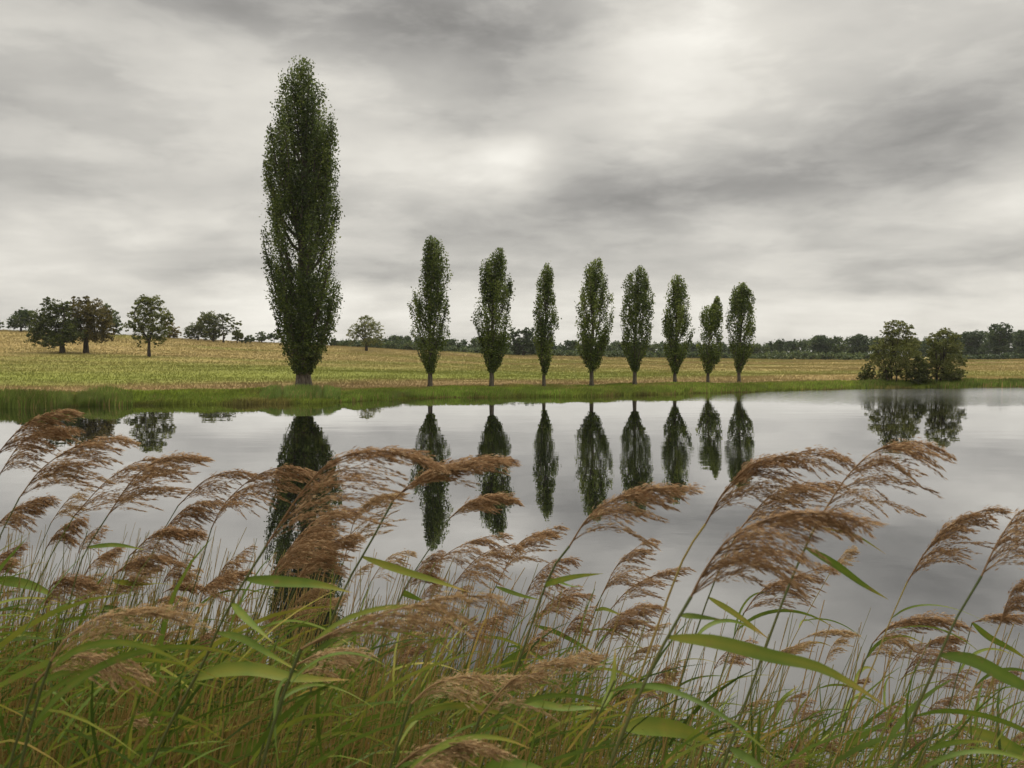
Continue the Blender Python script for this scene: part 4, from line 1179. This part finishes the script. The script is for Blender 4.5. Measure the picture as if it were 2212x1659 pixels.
PRO = [proto(8800 + i, i < 7, 1.55, i % 2 == 0) for i in range(10)]
used = set()
ZONES = [  # u range, depth range, tip v range, count, wanted share with plumes, label stem
    (-60, 330, 2.6, 5.6, 1120, 1400, 62, 0.50, 'crowd below the edge plumes'),
    (330, 640, 2.8, 5.4, 1160, 1440, 46, 0.45, 'gap before the largest reed'),
    (640, 1000, 2.8, 5.0, 1190, 1480, 50, 0.45, 'stand under the tallest reflection'),
    (1000, 1330, 2.8, 4.6, 1260, 1520, 42, 0.45, 'open stand under the reddish plume'),
    (1330, 1720, 2.8, 4.4, 1330, 1580, 38, 0.40, 'sparse stand by the orange stalk'),
    (1720, 2260, 2.6, 4.2, 1360, 1600, 46, 0.42, 'sparse stand by dark stalks'),
]
rs = R(4242)
for (ua, ub, da, db, va, vb, cnt, share, where) in ZONES:
    for k in range(cnt):
        withp = rs.rand() < share
        pi = rs.randint(0, 7) if withp else rs.randint(7, 10)
        tip_u = rs.uniform(ua, ub); dep = rs.uniform(da, db); tip_v = va + (vb - va) * rs.rand() ** 1.1
        tip = at(tip_u, tip_v, dep)
        src = PRO[pi]
        st = [c for c in src.children if c.name.startswith('stem')][0]
        topz = 1.55 + (0.16 if withp else 0)
        yaw = rs.normal(0, 0.35)
        x0 = tip[0] - 0.35 * math.cos(yaw); y0 = tip[1] - 0.35 * math.sin(yaw)
        g = max(float(terrain(x0, y0)), -0.2) - 0.03
        s = (tip[2] - g) / topz
        if s < 0.25:
            continue
        if pi in used:
            o = dup(src)
        else:
            o = src; used.add(pi)
        o.location = (x0, y0, g); o.rotation_euler = (rs.normal(0, 0.05), rs.normal(0, 0.07), yaw)
        o.scale = (s * 0.5 + 0.5, s * 0.5 + 0.5, s)
        kind = 'slender reed with small faded plume' if withp else 'slender reed stalk without plume'
        tag(o, kind + ' in the ' + where, 'reed', ('plumed' if withp else 'bare') + ' slender reeds, ' + where)
for pi, src in enumerate(PRO):
    if pi not in used:
        for c in list(src.children):
            bpy.data.objects.remove(c)
        bpy.data.objects.remove(src)


# ---------------------------------------------- thicket of leaves and stalks at the foot of the reeds
def thicket():
    rs = R(5151)
    lv, st = MB(), MB()
    def top_z(x, y):
        u = U0 + F * x / y
        vtop = np.interp(u, [-100, 300, 600, 900, 1200, 1500, 1900, 2300], [1420, 1440, 1470, 1500, 1545, 1600, 1630, 1620])
        return H - (vtop - VH) / F * y
    n = 8800; made = 0
    while made < n:
        dep = rs.uniform(1.7, 5.6)
        u = rs.uniform(-500, 2900)
        if rs.rand() > np.interp(u, [0, 500, 1000, 1500, 2212], [1.0, 0.9, 0.75, 0.40, 0.34]):
            continue
        p = at(u, 768, dep); x, y = p[0], p[1]
        g = max(float(terrain(x, y)), -0.1)
        zt = top_z(x, y)
        if zt < g + 0.12:
            continue
        q = rs.rand()
        z = g + (zt - g) * q ** 0.8
        big = rs.rand() < 0.10; L = rs.uniform(0.24, 0.46) if big else rs.uniform(0.16, 0.44); w = rs.uniform(0.010, 0.016) if big else rs.uniform(0.0035, 0.008)
        a = rs.normal(0, 0.6)
        d = unit(np.array([math.cos(a), math.sin(a), rs.uniform(-0.1, 1.6)]))
        if rs.rand() < 0.22:
            d = unit(np.array([rs.normal(0.1, 0.3), rs.normal(0, 0.3), 1.2]))
        pts = [np.array([x, y, z])]
        dr = rs.uniform(0.03, 0.24)
        for k in range(5):
            pts.append(pts[-1] + d * L / 5); d = unit(d + np.array([0.08, 0, -dr]))
        P = np.array(pts)
        Tn = unit(np.gradient(P, axis=0))
        S = unit(np.cross(Tn, unit(np.array([rs.normal(0, 0.5), 1.0, rs.normal(-0.3, 0.6)]))))
        wv = w * 0.5 * np.array([0.5, 1, 1, 0.85, 0.55, 0.05])
        V = np.stack([P + S * wv[:, None], P - S * wv[:, None]], 1).reshape(-1, 3)
        i = np.arange(5)[:, None] * 2
        lv.add(V, i + np.array([[0, 1, 3, 2]]), np.clip(rs.normal(0.46, 0.26), 0, 1))
        made += 1
    made = 0
    while made < 3700:
        dep = rs.uniform(1.9, 5.6); u = rs.uniform(-500, 2900)
        if rs.rand() > np.interp(u, [0, 500, 1000, 1500, 2212], [1.0, 0.85, 0.6, 0.24, 0.15]):
            continue
        p = at(u, 768, dep); x, y = p[0], p[1]
        g = max(float(terrain(x, y)), -0.2) - 0.03
        zt = min(top_z(x, y) + (rs.uniform(-90, 300) / F * dep if rs.rand() < 0.72 else rs.uniform(-120, 60) / F * dep), 1.75)
        if zt < g + 0.15:
            continue
        h = zt - g
        ln = rs.normal(0.16, 0.10)
        z = np.linspace(0, 1, 6)
        P = np.stack([x + h * ln * z ** 1.6, y + h * rs.normal(0, 0.06) * z, g + h * z], 1)
        st.tube(P, np.linspace(0.0028, 0.0012, 6) * rs.uniform(0.8, 1.5), 4, np.clip(rs.normal(0.34, 0.3), 0, 1))
        made += 1
    o = link('reed_undergrowth', lv.mesh('reed_undergrowth'), M_LEAF); o['kind'] = 'stuff'
    tag(o, 'tangle of green blades at the foot of the reed bed', 'undergrowth')
    o = link('reed_stubble', st.mesh('reed_stubble'), M_STEMS); o['kind'] = 'stuff'
    tag(o, 'mass of thin straw and green stalks at the foot of the reed bed', 'undergrowth')


thicket()


# ------------------------------------------------------------------ sky
def build_world():
    w = bpy.data.worlds.new('World'); SC.world = w; w.use_nodes = True
    nt = w.node_tree; nt.nodes.clear(); L = nt.links.new
    out = nn(nt, 'ShaderNodeOutputWorld'); bg = nn(nt, 'ShaderNodeBackground'); L(bg.outputs[0], out.inputs['Surface'])
    bg.inputs['Strength'].default_value = 0.1
    sky = nn(nt, 'ShaderNodeTexSky'); sky.sky_type = 'NISHITA'; sky.sun_disc = False
    sky.sun_elevation = SUN_EL; sky.sun_rotation = SUN_AZ
    tc = nn(nt, 'ShaderNodeTexCoord'); G = tc.outputs['Generated']
    sp = nn(nt, 'ShaderNodeSeparateXYZ'); L(G, sp.inputs[0])

    def math_(op, a, b=None, c=None):
        n = nn(nt, 'ShaderNodeMath', operation=op)
        for i, x in enumerate((a, b, c)):
            if x is None:
                continue
            if isinstance(x, (int, float)):
                n.inputs[i].default_value = x
            else:
                L(x, n.inputs[i])
        return n.outputs[0]
    az = math_('ARCTAN2', sp.outputs['X'], sp.outputs['Y'])
    el = math_('ARCSINE', sp.outputs['Z'])
    # the cloud sheet seen from below: coordinates on a high plane
    zz = math_('ADD', math_('MAXIMUM', sp.outputs['Z'], 0.0), 0.16)
    px = math_('DIVIDE', sp.outputs['X'], zz); py = math_('DIVIDE', sp.outputs['Y'], zz)
    cp = nn(nt, 'ShaderNodeCombineXYZ'); L(px, cp.inputs['X']); L(py, cp.inputs['Y'])
    def noise(vec, scale, detail, rough=0.5, ox=0, dist=0.0, sy=1.0):
        mp = nn(nt, 'ShaderNodeMapping'); mp.inputs['Location'].default_value = (ox, ox * 0.7, 0.3 * ox); mp.inputs['Scale'].default_value = (1, sy, 1); L(vec, mp.inputs['Vector'])
        n = nn(nt, 'ShaderNodeTexNoise'); n.inputs['Scale'].default_value = scale; n.inputs['Detail'].default_value = detail; n.inputs['Roughness'].default_value = rough; n.inputs['Distortion'].default_value = dist
        L(mp.outputs[0], n.inputs['Vector']); return n
    wn = noise(cp.outputs[0], 1.5, 4, 0.5, 3.1)
    wsub = nn(nt, 'ShaderNodeVectorMath', operation='SUBTRACT'); L(wn.outputs['Color'], wsub.inputs[0]); wsub.inputs[1].default_value = (0.5, 0.5, 0.5)
    wsc = nn(nt, 'ShaderNodeVectorMath', operation='MULTIPLY'); L(wsub.outputs[0], wsc.inputs[0]); wsc.inputs[1].default_value = (0.20, 0.075, 0)
    ae = nn(nt, 'ShaderNodeCombineXYZ'); L(az, ae.inputs['X']); L(el, ae.inputs['Y'])
    pos = nn(nt, 'ShaderNodeVectorMath', operation='ADD'); L(ae.outputs[0], pos.inputs[0]); L(wsc.outputs[0], pos.inputs[1])
    acc = None
    for (u, v, su, sv, rot, amp) in CLOUDS:
        d = unit(ray(u, v))
        mp = nn(nt, 'ShaderNodeMapping', vector_type='TEXTURE')
        mp.inputs['Location'].default_value = (math.atan2(d[0], d[1]), math.asin(d[2]), 0)
        mp.inputs['Rotation'].default_value = (0, 0, -math.radians(rot))
        mp.inputs['Scale'].default_value = (su / F, sv / F, 1)
        L(pos.outputs[0], mp.inputs['Vector'])
        dt = nn(nt, 'ShaderNodeVectorMath', operation='DOT_PRODUCT'); L(mp.outputs[0], dt.inputs[0]); L(mp.outputs[0], dt.inputs[1])
        e = math_('POWER', 0.6065, dt.outputs['Value'])
        acc = math_('MULTIPLY_ADD', e, amp, SKY_BASE if acc is None else acc)
    # soft billow texture of the sheet
    n1 = noise(cp.outputs[0], 1.15, 6, 0.52, 8.3, 0.25, 1.15)
    t1 = math_('MULTIPLY', math_('SUBTRACT', n1.outputs['Fac'], 0.5), 0.10)
    n2 = noise(cp.outputs[0], 4.2, 4, 0.5, 1.7, 0.2, 1.5)
    t2 = math_('MULTIPLY', math_('SUBTRACT', n2.outputs['Fac'], 0.5), 0.10)
    a3 = nn(nt, 'ShaderNodeCombineXYZ'); L(math_('MULTIPLY', az, 5.0), a3.inputs['X']); L(math_('MULTIPLY', el, 12.0), a3.inputs['Y'])
    n3 = noise(a3.outputs[0], 1.15, 8, 0.54, 5.5, 0.15, 1.0)
    t3 = math_('MULTIPLY', math_('SUBTRACT', n3.outputs['Fac'], 0.5), 0.25)
    a4 = nn(nt, 'ShaderNodeCombineXYZ'); L(math_('MULTIPLY', az, 6.5), a4.inputs['X']); L(math_('MULTIPLY', el, 19.0), a4.inputs['Y'])
    n4 = noise(a4.outputs[0], 1.0, 9, 0.57, 11.5, 0.2, 1.0)
    m4 = nn(nt, 'ShaderNodeMapRange', interpolation_type='SMOOTHSTEP'); L(n4.outputs['Fac'], m4.inputs['Value'])
    m4.inputs['From Min'].default_value = 0.40; m4.inputs['From Max'].default_value = 0.60; m4.inputs['To Min'].default_value = -0.036; m4.inputs['To Max'].default_value = 0.036
    lum = math_('ADD', math_('ADD', math_('ADD', math_('ADD', acc, t1), t2), t3), m4.outputs[0])
    zen = nn(nt, 'ShaderNodeMapRange'); zen.inputs['From Min'].default_value = 0.55; zen.inputs['From Max'].default_value = 1.25; zen.inputs['To Min'].default_value = 0; zen.inputs['To Max'].default_value = ZENITH
    L(el, zen.inputs['Value'])
    lum = math_('ADD', lum, zen.outputs[0])
    lum = math_('MAXIMUM', lum, 0.16)
    tint = ramp(nt, [(0.25, (1.0, 0.968, 0.905)), (0.55, (1.0, 0.962, 0.875)), (0.95, (1.0, 0.974, 0.895))]); L(lum, tint.inputs['Fac'])
    sc = nn(nt, 'ShaderNodeVectorMath', operation='SCALE'); L(tint.outputs['Color'], sc.inputs[0])
    L(math_('MULTIPLY', lum, 10.0), sc.inputs['Scale'])
    mx = nn(nt, 'ShaderNodeMix', data_type='RGBA'); mx.inputs['Factor'].default_value = 0.985
    L(sky.outputs[0], mx.inputs[6]); L(sc.outputs[0], mx.inputs[7]); L(mx.outputs[2], bg.inputs['Color'])
    w.cycles.sampling_method = 'MANUAL'; w.cycles.sample_map_resolution = 512


SUN_EL = math.radians(54); SUN_AZ = math.radians(28)
SKY_BASE = 0.465; ZENITH = 1.2
CLOUDS = [(760, 15, 430, 80, 2, -.17), (1080, 125, 200, 75, 18, -.11), (480, 60, 90, 60, 0, -.03), (200, 60, 160, 60, 0, .03), (1490, 140, 140, 115, -28, .16), (1570, 40, 55, 60, 0, .07), (1350, 110, 90, 60, 0, .05), (650, 190, 170, 50, 0, .07),
          (2030, 215, 280, 75, -14, -.11), (1600, 395, 380, 55, -6, -.13), (2000, 350, 200, 50, -18, -.07), (1350, 440, 160, 36, 0, -.06), (1085, 345, 80, 30, -5, .19), (880, 385, 130, 42, 0, .10), (930, 285, 240, 24, 5, -.09), (170, 385, 280, 34, 3, -.11),
          (20, 195, 70, 40, 0, -.09), (150, 250, 260, 40, 0, .02), (350, 462, 120, 38, 0, .12), (110, 560, 190, 46, 0, .10), (410, 585, 130, 22, 0, -.10), (450, 505, 70, 22, 0, -.06), (2150, 430, 120, 46, -20, .13), (2120, 570, 170, 36, 0, -.06),
          (1750, 670, 500, 48, 0, .13), (780, 680, 260, 42, 0, .16), (870, 590, 190, 20, 0, -.11), (1150, 490, 260, 30, 0, -.06), (150, 640, 300, 50, 0, .05), (1900, 80, 180, 60, -15, .04), (1880, 610, 260, 20, -5, -.07), (1100, 610, 200, 18, 0, .04)]
build_world()

# ------------------------------------------------------------------ damp air
def build_haze():
    m, nt, out = new_mat('damp_air')
    v = nn(nt, 'ShaderNodeVolumePrincipled'); v.inputs['Color'].default_value = (0.93, 0.94, 0.95, 1)
    v.inputs['Density'].default_value = 0.00014; v.inputs['Anisotropy'].default_value = 0.2
    nt.links.new(v.outputs[0], out.inputs['Volume'])
    x, y0, y1, z0, z1 = 920, -920, 920, -10, 26
    V = [(a, b, c) for c in (z0, z1) for a, b in ((-x, y0), (x, y0), (x, y1), (-x, y1))]
    Q = [(0, 3, 2, 1), (4, 5, 6, 7), (0, 1, 5, 4), (1, 2, 6, 5), (2, 3, 7, 6), (3, 0, 4, 7)]
    o = link('haze', make_mesh('haze', V, Q), m); o['kind'] = 'stuff'
    tag(o, 'thin damp haze over the lake and meadow', 'haze')


build_haze()

sun = bpy.data.lights.new('sun', 'SUN'); sun.energy = 1.5; sun.angle = math.radians(22); sun.color = (1.0, 0.95, 0.87)
so = bpy.data.objects.new('sun', sun); COL.objects.link(so)
sd = Vector((math.sin(SUN_AZ) * math.cos(SUN_EL), math.cos(SUN_AZ) * math.cos(SUN_EL), math.sin(SUN_EL)))
so.rotation_euler = (-sd).to_track_quat('-Z', 'Y').to_euler(); so.location = (0, 0, 60)

cam = bpy.data.cameras.new('camera'); co = bpy.data.objects.new('camera', cam); COL.objects.link(co)
cam.sensor_fit = 'HORIZONTAL'; cam.sensor_width = 36.0; cam.lens = 36.0 * F / 2212.0
co.location = CAM.tolist(); co.rotation_euler = (math.pi / 2 - PITCH, 0, 0)
cam.clip_start = 0.05; cam.clip_end = 6000
cam.dof.use_dof = True; cam.dof.focus_distance = 9.0; cam.dof.aperture_fstop = 8.0
SC.camera = co

SC.view_settings.view_transform = 'Standard'; SC.view_settings.look = 'None'
SC.view_settings.exposure = 0.42; SC.view_settings.gamma = 1.0
SC.cycles.max_bounces = 6; SC.cycles.transparent_max_bounces = 4; SC.cycles.diffuse_bounces = 3; SC.cycles.glossy_bounces = 3
SC.cycles.caustics_reflective = False; SC.cycles.caustics_refractive = False
try:
    SC.cycles.use_denoising = True; SC.cycles.denoiser = 'OPENIMAGEDENOISE'; SC.cycles.denoising_input_passes = 'RGB_ALBEDO_NORMAL'; SC.cycles.denoising_prefilter = 'ACCURATE'
except Exception:
    pass
